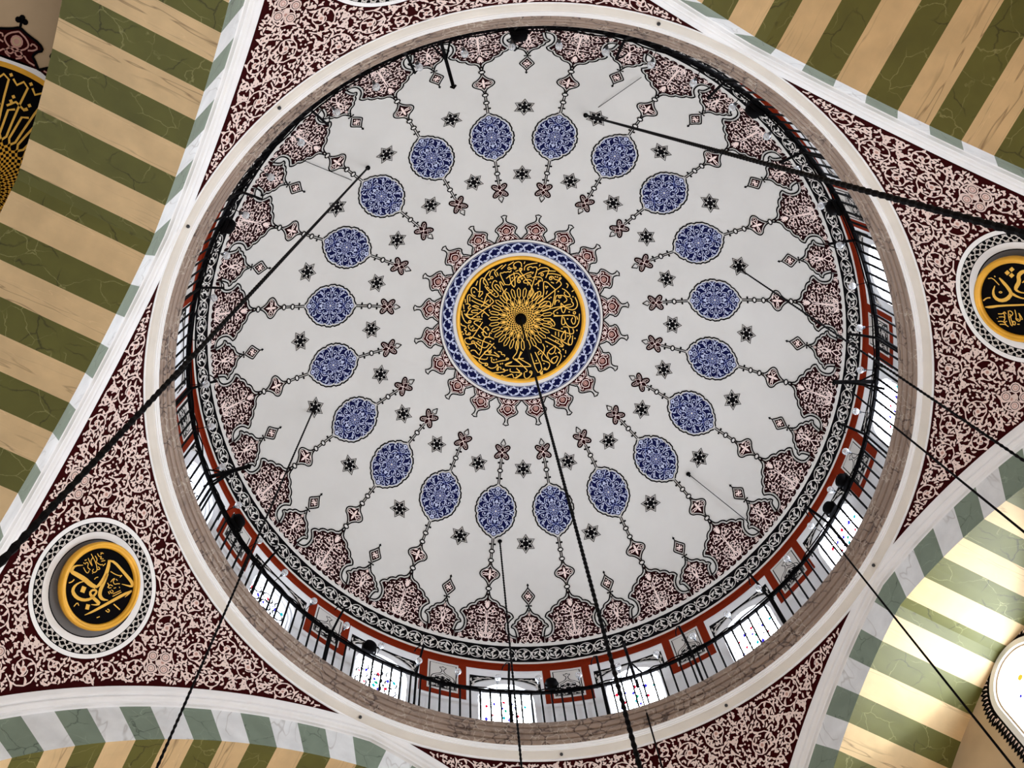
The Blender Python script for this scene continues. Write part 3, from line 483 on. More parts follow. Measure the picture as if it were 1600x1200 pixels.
# ---- drum wall, windows
def cmap(rr): return lambda x, z, l: ((rr - .004 - .003 * l) * cos(x / R_DRUM), (rr - .004 - .003 * l) * sin(x / R_DRUM), z)
BAY = rad(22.5); ZT = zo; ZG = 17.14
def arch_z(x, hw, spring, rise): return spring + rise * sqrt(max(0, 1 - (x / hw) ** 2))
OH, OSP, ORI, OB = .535, 18.42, .60, 17.45
dr = Mesh()
for k in range(16):
    tc = PHI + BAY * k; hb_ = BAY / 2 * R_DRUM
    xs = [-hb_ + (hb_ - OH) * i / 4 for i in range(4)] + [OH * -cos(pi * i / 16) for i in range(17)] + [OH + (hb_ - OH) * (i + 1) / 4 for i in range(4)]
    P = lambda x, z: (R_DRUM * cos(tc + x / R_DRUM), R_DRUM * sin(tc + x / R_DRUM), z)
    up = [arch_z(x, OH, OSP, ORI) if abs(x) <= OH else OSP for x in xs]
    dr.grid([[P(x, z) for x, z in zip(xs, up)], [P(x, ZT) for x in xs]], 'white_wall')
    lo = [OB if abs(x) <= OH + 1e-6 else OSP for x in xs]
    for i in range(len(xs) - 1):
        inside_ = abs((xs[i] + xs[i + 1]) / 2) < OH
        dr.add([P(xs[i], ZG), P(xs[i + 1], ZG), P(xs[i + 1], OB if inside_ else OSP), P(xs[i], OB if inside_ else OSP)], [(0, 1, 2, 3)], 'white_wall')
DRUM = dr.build('wall_drum'); tag(DRUM, kind='structure')
# painted red band, panels and spandrels: one of each per bay
rb = Art(); hx = BAY / 2 * R_DRUM; rb.rect(-hx, 19.52, hx, ZT, 'red_band', 0, 10, 1)
red_m = rb.data('red_band', cmap(R_DRUM), .3)
pa = Art(); pw = rad(4.3) * R_DRUM; pw2 = rad(2.83) * R_DRUM; pw3 = rad(2.42) * R_DRUM
pa.rect(-pw, 18.315, pw, 19.53, 'red_band', 0, 4, 1); pa.rect(-pw2, 18.478, pw2, 19.5, 'paint_white', 1, 3, 1)
pa.stroke([(-pw3, 18.545), (-pw3, 19.42), (pw3, 19.42), (pw3, 18.545)], .022, 'black', 2, True)
v0, t0 = len(pa.v), len(pa.t)
for p, wd in (([(0.02, 19.16), (.05, 19.08), (.15, 19.02), (.22, 18.95), (.235, 18.84), (.2, 18.8)], .018), ([(0, 19.34), (.03, 19.29), (.07, 19.31), (.05, 19.25), (.02, 19.22), (.02, 19.15)], .016), ([(.0, 19.08), (.08, 19.0), (.16, 18.94), (.12, 18.86), (.06, 18.92)], .018)): pa.stroke(smooth_path(p, 1), wd, 'black', 2)
pa.poly([(0, 18.56), (pw3 - .015, 18.56), (pw3 - .015, 18.74), (.13, 18.92), (0, 18.98)], 'black', 2)
arabesque(pa, in_poly([(0, 18.56), (pw3 - .015, 18.56), (pw3 - .015, 18.74), (.13, 18.92), (0, 18.98)]), (0, 18.56, pw3, 18.98), RNG, (.06, .045), .012, m='paint_white', l=3, gap=.05)
pa.mirror(v0, t0); pan_m = pa.data('painted_panel', cmap(R_DRUM), .3)
sp = Art(); sw = rad(6.3) * R_DRUM
sp.stroke([(-sw, 18.62), (-sw, 19.24), (sw, 19.24), (sw, 18.62)], .02, 'black', 1)
v0, t0 = len(sp.v), len(sp.t); arc = [(x, 18.70 + .49 * sqrt(max(0, 1 - (x / .69) ** 2))) for x in [.69 * i / 14 for i in range(15)]]
sp.poly([(0, 19.235)] + [(sw, 19.235), (sw, 18.7)] + arc[::-1], 'black', 1); sp.stroke(inset(arc + [(0, 18.6)], .02)[:15], .01, 'paint_white', 2)
for p, an, ln in (((.66, 18.84), 2.0, .16), ((.66, 18.95), 2.2, .18), ((.6, 19.05), 2.6, .16), ((.62, 19.12), 2.9, .18), ((.5, 19.16), 3.0, .16), ((.38, 19.19), 3.1, .14), ((.66, 19.0), 1.4, .14), ((.63, 18.9), 1.7, .12), ((.55, 19.18), 3.6, .1)): sp.leaf(p, an, ln, .035, 'paint_white', 2, .3)
sp.mirror(v0, t0); spa_m = sp.data('painted_spandrel', cmap(R_DRUM), .25)
# window: stepped reveal, glass, coloured lights
wf = Mesh()
def outline(hw, spring, rise, bottom, n=16): return [(-hw, bottom)] + [(-hw * cos(pi * i / n), spring + rise * sin(pi * i / n)) for i in range(n + 1)] + [(hw, bottom)]
rr_ = [(R_DRUM, 0), (R_DRUM + .07, 0), (R_DRUM + .07, .035), (R_DRUM + .12, .05), (R_DRUM + .12, .075), (R_DRUM + .24, .095)]
rows = [[(r * cos(x / R_DRUM), r * sin(x / R_DRUM), z) for x, z in outline(OH - d, OSP, ORI - d, OB + d)] for r, d in rr_]
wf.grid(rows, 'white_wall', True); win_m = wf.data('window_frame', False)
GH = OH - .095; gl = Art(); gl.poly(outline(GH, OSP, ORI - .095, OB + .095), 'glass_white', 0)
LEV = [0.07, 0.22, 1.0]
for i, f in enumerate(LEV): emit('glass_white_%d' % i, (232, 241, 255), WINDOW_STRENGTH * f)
for nme, c in (('glass_red', (226, 40, 70)), ('glass_blue', (70, 60, 220)), ('glass_cyan', (40, 190, 200)), ('glass_green', (20, 170, 130)), ('glass_amber', (240, 210, 70))): emit(nme, c, 1.1)
mat('lead', (30, 28, 32), .6, vary=0)
gms = []
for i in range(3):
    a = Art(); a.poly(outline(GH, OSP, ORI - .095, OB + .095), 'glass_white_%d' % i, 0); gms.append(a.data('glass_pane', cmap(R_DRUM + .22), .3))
def coloured(seed):
    r = random.Random(seed); a = Art()
    for (x, z, m) in ((0, 18.72, 'glass_red'), (-.02, 18.38, 'glass_green'), (.03, 18.5, 'glass_blue'), (.2, 18.6, 'glass_blue'), (-.22, 18.58, 'glass_blue'), (.22, 18.25, 'glass_red'), (-.2, 18.27, 'glass_red'), (.36, 18.55, 'glass_red'), (-.36, 18.6, 'glass_cyan'), (.02, 18.2, 'glass_cyan'), (-.05, 18.12, 'glass_blue'), (.33, 18.1, 'glass_blue')):
        h = r.uniform(.055, .085); b = r.uniform(.03, .045); x += r.uniform(-.03, .03); z += r.uniform(-.05, .05); a.poly([(x, z + h), (x + b, z), (x, z - h), (x - b, z)], m, 1)
    if seed >= 2:      # leading that shows where the daylight is weaker
        for i in range(3):
            for j in range(4):
                a.ring((-.29 + .29 * i, 17.95 + .27 * j), .115, .034, 'lead', 1, 14, .125)
        for x, z in ((-.145, 18.09), (.145, 18.09), (-.145, 18.36), (.145, 18.36), (0, 18.62)): a.poly([(x, z + .07), (x + .02, z + .02), (x + .06, z), (x + .02, z - .02), (x, z - .07), (x - .02, z - .02), (x - .06, z), (x - .02, z + .02)], 'lead', 2)
    for x in (-.15, .15):
        for z in (17.9, 18.3, 18.65): a.poly([(x, z + .05), (x + .012, z + .012), (x + .05, z), (x + .012, z - .012), (x, z - .05), (x - .012, z - .012), (x - .05, z), (x - .012, z + .012)], 'lead' if z < 18.5 else 'glass_blue', 1)
    return a.data('coloured_glass', cmap(R_DRUM + .21))
cms = [coloured(s) for s in range(4)]
for k in range(16):
    tc = PHI + BAY * k
    link('red_band', red_m, DRUM, rz=tc); link('painted_panel', pan_m, DRUM, rz=tc + BAY / 2); link('painted_spandrel', spa_m, DRUM, rz=tc)
    o = link('window_%d' % (k + 1), win_m, None, rz=tc); tag(o, kind='structure')
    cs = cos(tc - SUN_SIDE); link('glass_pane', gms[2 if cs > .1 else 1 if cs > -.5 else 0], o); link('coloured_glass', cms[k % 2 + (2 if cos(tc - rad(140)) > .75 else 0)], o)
# ---- cornice under the gallery
co = Mesh()
co.revolve([(6.45, 16.40), (6.235, 16.385), (6.20, 16.41), (6.165, 16.425), (6.16, 16.455)], 'cornice_white', 200)
co.revolve([(6.16, 16.455), (6.13, 16.475), (6.075, 16.535), (6.062, 16.56)], 'cornice_cream', 200)
co.revolve([(6.062, 16.56), (6.045, 16.565), (6.043, 16.585), (6.022, 16.592), (6.02, 16.612), (6.004, 16.618), (6.0, 16.64)], 'cornice_white', 200)
TRIM = co.build('trim_1'); tag(TRIM, kind='structure')
mb = Mesh(); mb.revolve([(6.0, 16.64), (5.978, 16.655), (5.966, 16.69), (5.968, 16.73), (5.992, 16.75), (5.958, 16.762), (5.938, 16.80), (5.936, 16.86), (5.962, 16.888), (5.926, 16.90), (5.908, 16.94), (5.906, 17.0), (5.928, 17.022), (5.90, 17.032), (5.885, 17.07), (5.885, 17.15), (5.90, 17.17), (6.24, 17.17)], 'brown_marble', 200)
mb.build('marble_band', TRIM)
for i, a in enumerate((-131, -152, 118.5, -76.5, 24, 57, 85)):
    kb = Mesh(); kb.ball((6.10 * cos(rad(a)), 6.10 * sin(rad(a)), 16.49), .03, 'dull_metal', 8, 6); kb.build('bolt', TRIM)
# ---- pendentives
def t_arch(z): return sqrt(max(0, RHO_P ** 2 - (z - ZS) ** 2)) - EP
def r_pend(z): return hypot(A_P, max(0, t_arch(z)))
VZ = [Z_C0]; VR = [r_pend(Z_C0)]; VS = [0.0]
while VZ[-1] > 11.2:
    z = VZ[-1] - .02; r = r_pend(z); VS.append(VS[-1] + hypot(.02, r - VR[-1])); VZ.append(z); VR.append(r)
def zr_of(v):
    v = max(0, min(VS[-1], v)); lo, hi = 0, len(VS) - 1
    while hi - lo > 1:
        md = (lo + hi) // 2
        if VS[md] <= v: lo = md
        else: hi = md
    f = (v - VS[lo]) / (VS[hi] - VS[lo]); return VZ[lo] + f * (VZ[hi] - VZ[lo]), VR[lo] + f * (VR[hi] - VR[lo])
def slope(v):
    z0, r0 = zr_of(v - .02); z1, r1 = zr_of(v + .02); l = hypot(z1 - z0, r1 - r0) or 1; return (r1 - r0) / l, (z1 - z0) / l
def qmap(u, v, l):
    z, r = zr_of(v); a = u / r; dr_, dz = slope(v); h = .006 + .003 * l; r += dz * h; z -= dr_ * h; return (r * cos(a), r * sin(a), z)
def half_w(v):
    z, r = zr_of(v); return (pi / 4 - math.atan2(max(0, t_arch(z)), A_P)) * r
pm = Mesh(); rows = []
for i in range(61):
    v = VS[-1] * (i / 60) ** 1.0; z, r = zr_of(v); h = half_w(v) / r; rows.append([(r * cos(h * (2 * j / 40 - 1)), r * sin(h * (2 * j / 40 - 1)), z) for j in range(41)])
pm.grid(rows, 'crimson'); pend_m = pm.data('pendentive', True)
V0 = next(VS[i] for i in range(len(VS)) if VZ[i] <= 15.16)
def in_pend(u, v, mg):
    if v < mg * .8 + .02 or v > 4.6: return False
    return abs(u) < half_w(v) - mg * 1.15 - .05 and hypot(u, v - V0) > 1.04 + mg * .9
sc = Art(); v0, t0 = 0, 0
arabesque(sc, in_pend, (0, 0, 5.0, 4.6), random.Random(5), (.27, .21, .17, .13, .1, .075), .0215, m='scroll', l=1, tries=1100, gap=.07)
sc.mirror(0, 0); scr_m = sc.data('painted_scrollwork', qmap, .3)
rd = Art(); cc = (0, V0)
rd.band(cc, .96, 1.03, 'cornice_white', 1, 90); rd.band(cc, .82, .965, 'black', 1, 90); rd.band(cc, .715, .825, 'cornice_white', 2, 90)
rd.band(cc, .001, .715, 'shaded_recess_grey', 1, 60); rd.ring(cc, .715, .016, 'black', 3, 90)  # grey disc stands in for the shadow behind the plaque
N2 = 44
for i in range(N2):
    f = lambda r, t: (r * cos(2 * pi * (i + t) / N2), V0 + r * sin(2 * pi * (i + t) / N2))
    for d in (1, -1):
        rd.stroke([f(.838, -d * .75), f(.85, -d * .5), f(.893, 0), f(.936, d * .5), f(.948, d * .75)], .013, 'paint_white', 3)
    for r, t in ((.845, 0.5), (.94, .5)): rd.disc(f(r, t), .015, 'paint_white', 3, 6)
    for r, t in ((.87, .25), (.915, .25), (.87, -.25), (.915, -.25)): rd.leaf(f(r, t), 2 * pi * (i + t) / N2 + (0 if r > .9 else pi), .036, .016, 'paint_white', 3, .3)
rnd_m = rd.data('painted_roundel', qmap, .2)
# little groups of blossoms
ro_ = Art()
for (u, v) in ((0, V0 + 1.75), (1.55, V0 - .25), (-1.55, V0 - .25), (2.3, V0 - .62), (-2.3, V0 - .62), (2.75, V0 - .72), (-2.75, V0 - .72)):
    if not abs(u) < half_w(v) - .16: continue
    big = abs(u) < 2
    for du, dv in (((-.14, 0), (.14, 0), (0, .14), (0, -.14)) if big else ((0, 0),)):
        ro_.disc((u + du, v + dv), .085, 'scroll', 3, 12); ro_.ring((u + du, v + dv), .06, .01, 'crimson', 4, 10); ro_.ring((u + du, v + dv), .03, .012, 'rose', 4, 8)
    if big: ro_.poly([(u - .05, v), (u, v + .05), (u + .05, v), (u, v - .05)], 'scroll', 4)
ros_m = ro_.data('painted_blossoms', qmap, .3)
PEND = []
for k in range(4):
    o = link('pendentive', pend_m, None, rz=PHI - pi / 4 + k * pi / 2); tag(o, kind='structure'); PEND.append(o)
    tag(link('painted_scrollwork', scr_m, o), kind='stuff'); link('painted_roundel', rnd_m, o); link('painted_blossoms', ros_m, o)
# ---- great arches: each voussoir its own block
def ap(s, al, rho): return (s * (rho * sin(al) - EP), ZS + rho * cos(al))
A0 = math.asin(EP / RHO); JT = [rad(11.25 + 3.25 * j) for j in range(19)]
def block(pin, pout, ms, mf):
    """pin / pout: points of the inner and outer edge (t, z), same count"""
    m = Mesh(); n = len(pin); X0, X1 = A_IN, A_END
    F = [(X0, *p) for p in pin] + [(X0, *p) for p in pout]; B = [(X1, *p) for p in pin] + [(X1, *p) for p in pout]; vs = F + B; k = 2 * n
    m.add(vs, [(i, i + 1, k + i + 1, k + i) for i in range(n - 1)], ms)
    m.add(vs, [(i, n + i, n + i + 1, i + 1) for i in range(n - 1)] , mf)
    m.add(vs, [(n + i, k + n + i, k + n + i + 1, n + i + 1) for i in range(n - 1)] + [(0, k, k + n, n), (n - 1, 2 * n - 1, k + 2 * n - 1, k + n - 1)] + [(k + i, k + i + 1, k + n + i + 1, k + n + i) for i in range(n - 1)], ms)
    return m.data('voussoir')
blocks = []
kj = JT[0]; A0F = math.asin(EP / RHO_F)
key_in = [ap(-1, kj, RHO), (0, ZS + sqrt(RHO ** 2 - EP ** 2)), ap(1, kj, RHO)]; key_out = [ap(-1, kj, RHO_F), (0, ZS + sqrt(RHO_F ** 2 - EP ** 2)), ap(1, kj, RHO_F)]
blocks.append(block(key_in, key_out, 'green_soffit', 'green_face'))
for s in (-1, 1):
    for j in range(len(JT) - 1):
        a0, a1 = JT[j], JT[j + 1]; gr_ = j % 2 == 1; am = (a0 + a1) / 2
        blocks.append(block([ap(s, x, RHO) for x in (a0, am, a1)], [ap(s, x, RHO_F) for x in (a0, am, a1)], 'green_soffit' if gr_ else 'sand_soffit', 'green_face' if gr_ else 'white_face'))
am_ = Mesh()
prof = [(6.33, 8.80), (6.30, 8.83), (6.262, 8.836), (6.255, 8.85), (6.262, 8.864), (6.25, 8.872), (6.222, 8.885), (6.205, 8.905), (6.20, 8.925), (6.208, 8.945), (6.222, 8.955), (6.19, 8.962), (6.178, 8.975), (6.165, 9.0), (6.14, RHO_P + .004), (6.2, RHO_P + .05)]
angs = [rad(-72 + 144 * i / 120) for i in range(121)]
def apath(al, rho):
    a0 = math.asin(EP / rho); s = 1 if al >= 0 else -1; b = a0 + abs(al) / rad(72) * (rad(72) - a0); t, z = ap(s, b, rho); return t, z
am_.grid([[(x, *apath(a, rho)) for a in angs] for x, rho in prof], 'cornice_white'); mould_m = am_.data('arch_moulding', False)
NAMES = ['west', 'north', 'east', 'south']
bd = Mesh(); bd.grid([[(A_END - .005, *apath(a, RHO_F + .01)) for a in angs], [(A_END - .005, *apath(a, RHO_F + .4)) for a in angs]], 'tan_plaster'); back_m = bd.data('arch_back')
for k in range(4):
    root = link('arch', mould_m, None, rz=PHI + k * pi / 2); tag(root, kind='structure')
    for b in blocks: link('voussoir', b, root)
# ---- walls and side vault behind the arches
def wall_rect(name, k, t0, t1, z0, z1, a=A_END, m='tan_plaster'):
    q_ = Mesh(); q_.box((a + .15, (t0 + t1) / 2, (z0 + z1) / 2), (.15, (t1 - t0) / 2, (z1 - z0) / 2), m); o = q_.build(name, None, rz=PHI + k * pi / 2); return tag(o, kind='structure')
wall_rect('wall_north', 1, -7.2, 7.2, 8.5, 16.2)
# east wall with an arched window
ew = Mesh(); WHW, WSP = .56, 14.78
xs = [-7.2, -WHW] + [-WHW * cos(pi * i / 20) for i in range(1, 20)] + [WHW, 7.2]
top = [16.2] * len(xs); lo = [WSP] + [WSP + WHW * 1.08 * sin(pi * i / 20) for i in range(21)] + [WSP]
ew.grid([[(A_END, x, z) for x, z in zip(xs, lo)], [(A_END, x, 16.2) for x in xs]], 'tan_plaster')
for x0, x1 in ((-7.2, -WHW), (WHW, 7.2)): ew.add([(A_END, x0, -1.6), (A_END, x1, -1.6), (A_END, x1, WSP), (A_END, x0, WSP)], [(0, 1, 2, 3)], 'tan_plaster')
EW = ew.build('wall_east', None, rz=PHI + pi); tag(EW, kind='structure'); wall_rect('wall_south', 3, -7.2, 7.2, -1.6, 16.2)
wr = Mesh(); ol = lambda hw, x, zb: [(x, -hw, zb)] + [(x, -hw * cos(pi * i / 20), WSP + hw * 1.08 * sin(pi * i / 20)) for i in range(21)] + [(x, hw, zb)]
wr.grid([ol(.70, A_END - .004, 12), ol(.70, A_END - .03, 12), ol(.60, A_END - .035, 12), ol(.575, A_END + .03, 12), ol(.56, A_END + .3, 12)], 'white_wall'); wr.box((A_END + .1, 0, 5.2), (.1, .74, 6.8), 'tan_plaster')
W17 = wr.build('window_17', None, rz=PHI + pi); tag(W17, kind='structure')
emit('glass_east', (234, 244, 255), 13.0)
g17 = Mesh(); p17 = ol(.57, A_END + .22, 12); g17.add(p17, [tuple(range(len(p17)))], 'glass_east'); g17 = g17.build('glass_pane', W17)
c17 = Mesh()
for (x, z, r, m) in ((.1, 15.15, .055, 'glass_amber'), (.02, 15.05, .05, 'glass_cyan'), (.34, 14.55, .06, 'glass_amber'), (.3, 14.9, .03, 'glass_blue'), (-.2, 15.0, .05, 'glass_amber'), (.2, 14.4, .04, 'glass_amber'), (-.1, 14.7, .05, 'glass_cyan')):
    c17.add([(A_END + .21, x + r * cos(i * pi / 4), z + r * sin(i * pi / 4)) for i in range(8)], [tuple(range(8))], m)
c17.build('coloured_glass', W17)
fr = Mesh(); X = A_END - .006
for i in range(-14, 35):
    if i < 0: continue
    f = i / 34; al = pi * f
    def fp(r, da): return (X, -(r) * cos(al + da), WSP + r * 1.08 * sin(al + da))
    fr.add([fp(.70, -.046), fp(.70, .046), fp(.86, .046), fp(.92, 0), fp(.86, -.046)], [(0, 1, 2, 3, 4)], 'black'); fr.add([(X - .003, *fp(.78, -.02)[1:]), (X - .003, *fp(.76, .02)[1:]), (X - .003, *fp(.86, .008)[1:])], [(0, 1, 2)], 'scroll')
for sg in (-1, 1):
    for i in range(22):
        z = WSP - .04 - i * .085
        fr.add([(X, sg * .70, z - .042), (X, sg * .70, z + .042), (X, sg * .84, z + .042), (X, sg * .90, z), (X, sg * .84, z - .042)], [(0, 1, 2, 3, 4)], 'black'); fr.add([(X - .003, sg * .74, z - .025), (X - .003, sg * .82, z), (X - .003, sg * .74, z + .025)], [(0, 1, 2)], 'scroll')
fr.build('painted_fringe', EW)
# added windows, out of view low in the south and east walls, for daylight
emit('glass_added', (226, 239, 255), ADDED_WINDOWS)
hw_ = Mesh(); hg = Mesh(); oh = lambda w_, x, zb, zs: [(x, -w_, zb)] + [(x, -w_ * cos(pi * i / 16), zs + w_ * sin(pi * i / 16)) for i in range(17)] + [(x, w_, zb)]
hw_.grid([oh(.74, A_END - .01, 3.0, 6.8), oh(.74, A_END - .09, 3.0, 6.8), oh(.6, A_END - .09, 3.14, 6.8), oh(.6, A_END - .03, 3.14, 6.8)], 'white_wall', True)
pg = oh(.61, A_END - .03, 3.13, 6.8); hg.add(pg, [tuple(range(len(pg)))], 'glass_added'); hw_, hg = hw_.data('window_frame'), hg.data('glass_pane'); nw = 18
for k in (2, 3):
    for t in (-3.3, -1.1, 1.1, 3.3):
        an = PHI + k * pi / 2; o = link('window_%d' % nw, hw_, None, (-t * sin(an), t * cos(an), 0), an); nw += 1; tag(o, kind='structure'); link('glass_pane', hg, o)  # these numbered windows are added light sources, set before solid wall
# side vault in the west with its own roundel
sv = Mesh(); sv.box((11.3, 0, 16.15), (3.03, 7.2, .15), 'tan_plaster'); SV = sv.build('side_ceiling', None, rz=PHI); tag(SV, kind='structure')
sr = Art(); o_ = (0, 0); sr.band(o_, .001, 1.69, 'black', 1, 90); sr.band(o_, 1.69, 1.76, 'gold', 1, 90); sr.band(o_, 1.76, 1.84, 'cornice_white', 1, 90)
for i in range(16):
    a0 = 2 * pi * i / 16 + .26; f = lambda r, t: (r * cos(a0 + t), r * sin(a0 + t)); h = pi / 16
    g_ = lambda x, y: f(1.84 + (y - 1.82) * .98, x * 1.28 / 1.84)
    P = [g_(x, y) for x, y in smooth_path([(.283, 1.82), (.2, 1.93), (.175, 1.95), (.2, 2.035), (.25, 2.09), (.2, 2.155), (.07, 2.2), (0, 2.26), (-.07, 2.2), (-.2, 2.155), (-.25, 2.09), (-.2, 2.035), (-.175, 1.95), (-.2, 1.93), (-.283, 1.82)], 1)]
    sr.poly(P, 'crimson', 1); sr.stroke(P, .035, 'black', 2); sr.disc(g_(0, 2.06), .085, 'rose', 2, 12); sr.ring(g_(0, 2.06), .05, .02, 'tan_plaster', 3, 10)
    for sg in (-1, 1):
        for pp in ([(.23, 1.85), (.15, 1.86), (.1, 1.92), (.04, 1.86), (0, 1.92)], [(0, 1.92), (.08, 1.98), (.12, 2.06), (.08, 2.14), (0, 2.2)], [(.12, 2.0), (.17, 2.03), (.2, 2.09), (.14, 2.12), (.13, 2.07)], [(.03, 1.83), (.1, 1.88), (.06, 1.95), (0, 1.98)]): sr.stroke([g_(sg * x, y) for x, y in smooth_path(pp, 1)], .022, 'rose', 3)
    for d in (-.02, 0, .02): sr.disc(f(2.4 - abs(d) * 2, d), .042, 'black', 1, 8)
    sr.stroke([f(2.25, 0), f(2.36, 0)], .035, 'black', 1)
for i in range(36):
    a0 = 2 * pi * i / 36; f = lambda r, t: (r * cos(a0 + t), r * sin(a0 + t))
    sr.stroke([f(.72, 0), f(.8, .06), f(1.0, .05), f(1.3, .045), f(1.55, .05), f(1.6, .0), f(1.52, -.045), f(1.58, -.09)], .03, 'gold_leaf', 3)
    sr.stroke([f(.72, 0), f(.8, -.06), f(1.15, -.05), f(1.2, .02)], .03, 'gold_leaf', 3)
    for r, t in ((1.35, -.04), (1.28, -.05), (1.62, .06)): sr.poly([(f(r, t)[0] + .03 * cos(k * pi / 2), f(r, t)[1] + .03 * sin(k * pi / 2)) for k in range(4)], 'gold_leaf', 3)
    if i % 3 == 0: sr.stroke([f(1.25, .12), f(1.3, .0), f(1.2, -.08)], .03, 'gold_leaf', 3)
for i in range(36):
    for sg in (-1, 1): sr.stroke([((.22 + .5 * t / 8) * cos(2 * pi * i / 36 + sg * t * .09), (.22 + .5 * t / 8) * sin(2 * pi * i / 36 + sg * t * .09)) for t in range(9)], .034, 'gold', 3)
link('painted_roundel', sr.data('painted_roundel', lambda x, y, l: (8.78 + x, -.42 + y, 15.995 - .003 * l), .6), SV)
# ================================================================== THINGS
# ---- gallery railing
RR, ZR0, ZR1 = 5.92, 17.16, 18.18
rl = empty('gallery_railing', (0, 0, 17.17)); tag(rl, 'black iron gallery railing running round the foot of the dome', 'railing')
DZ = -17.17
def ringtube(m, r, z, rad_, n=196, k=6, wob=None):
    m.grid([[((r + rad_ * cos(2 * pi * q / k) + (wob(j)[0] if wob else 0)) * cos(2 * pi * j / n), (r + rad_ * cos(2 * pi * q / k) + (wob(j)[0] if wob else 0)) * sin(2 * pi * j / n), z + DZ + rad_ * sin(2 * pi * q / k) + (wob(j)[1] if wob else 0)) for q in range(k)] for j in list(range(n)) + [0]], 'iron', True)
hr = Mesh(); ringtube(hr, RR, ZR1, .040); hr.build('handrail', rl)
cb = Mesh(); r_ = random.Random(3); wv = [(r_.uniform(-.03, .0), r_.uniform(-.02, .05)) for _ in range(196)]
ringtube(cb, RR - .04, ZR1 - .02, .013, wob=lambda j: wv[j % 196], k=5); cb.build('cable_bundle', rl)
ba = Mesh(); ba.tube([(RR, 0, ZR0 + DZ), (RR, 0, ZR1 + DZ)], .019, 'iron', 6); bam = ba.data('baluster')
for i in range(196): link('baluster', bam, rl, rz=2 * pi * i / 196 + rad(.9))
po = Mesh(); po.tube([(RR - .02, 0, ZR0 + DZ), (RR - .03, 0, ZR1 + DZ), (5.74, 0, 18.45 + DZ), (5.58, 0, 18.66 + DZ)], .024, 'iron', 6)
pom = po.data('post'); po = Mesh(); po.tube([(5.58, 0, 18.66 + DZ), (5.60, .05, 18.70 + DZ), (5.66, .11, 18.66 + DZ), (5.69, .13, 18.58 + DZ)], .012, 'iron', 5); hkm = po.data('hook')
for i in range(21): link('hook', hkm, link('post', pom, rl, rz=rad(144.5 - 17.143 * i)))
# iron arms reaching inward from the rail
for lab, a in (('iron arm reaching in over the dome from the railing near the top', -107), ('iron arm with struts on the railing at the left', 163), ('iron arm with struts on the railing at the right', -2), ('iron arm on the railing beside the centre chain at the bottom', 70)):
    e = empty('bracket_arm', (5.9 * cos(rad(a)), 5.9 * sin(rad(a)), 18.2), rad(a)); tag(e, lab, 'bracket', 'iron arms on the railing')
    m = Mesh(); m.box((-.34, 0, .02), (.38, .028, .035), 'iron'); arm_ = m.build('arm', e)
    m = Mesh(); m.tube([(0, 0, -.45), (-.2, 0, -.2), (-.5, 0, -.01)], .02, 'iron'); m.build('strut', e)
    m = Mesh(); m.tube([(0, -.16, -.02), (-.3, 0, .0)], .016, 'iron'); m.tube([(0, .16, -.02), (-.3, 0, .0)], .016, 'iron'); m.build('brace', e)
    m = Mesh(); m.tube([(-.70, -.05, .02), (-.74, 0, .02), (-.70, .05, .02)], .018, 'iron'); m.build('hook', arm_)
ONES = 'zeroth first second third fourth fifth sixth seventh eighth ninth tenth eleventh twelfth thirteenth fourteenth fifteenth sixteenth seventeenth eighteenth nineteenth'.split()
def ordinal(n):
    if n < 20: return ONES[n]
    t = ('', '', 'twent', 'thirt', 'fort')[n // 10]; return t + 'ieth' if n % 10 == 0 else t + 'y-' + ONES[n % 10]
# ---- bare glass bulbs on wires along the rail
def bulb_meshes():
    a = Mesh(); a.ball((0, 0, 0), .064, 'bulb_glass', 12, 8); b = Mesh(); b.tube([(.045, 0, -.012), (.095, 0, -.018)], [.03, .02], 'dull_metal', 8)
    c = Mesh(); c.tube([(.09, 0, -.018), (.2, 0, -.05), (.30, 0, -.03)], .007, 'iron', 5); return a.data('glass_globe', True), b.data('socket'), c.data('wire')
bg, bs, bw = bulb_meshes()
for i in range(47):
    a = rad(141.3 - 7.66 * i); e = empty('light_bulb', (5.63 * cos(a), 5.63 * sin(a), 18.2), a)
    tag(e, 'clear glass bulb on the railing, %s clockwise from the topmost floodlight' % ordinal((i - 31) % 47 + 1), 'light bulb', 'glass bulbs along the gallery railing')
    link('glass_globe', bg, e); link('socket', bs, e); link('wire', bw, e)
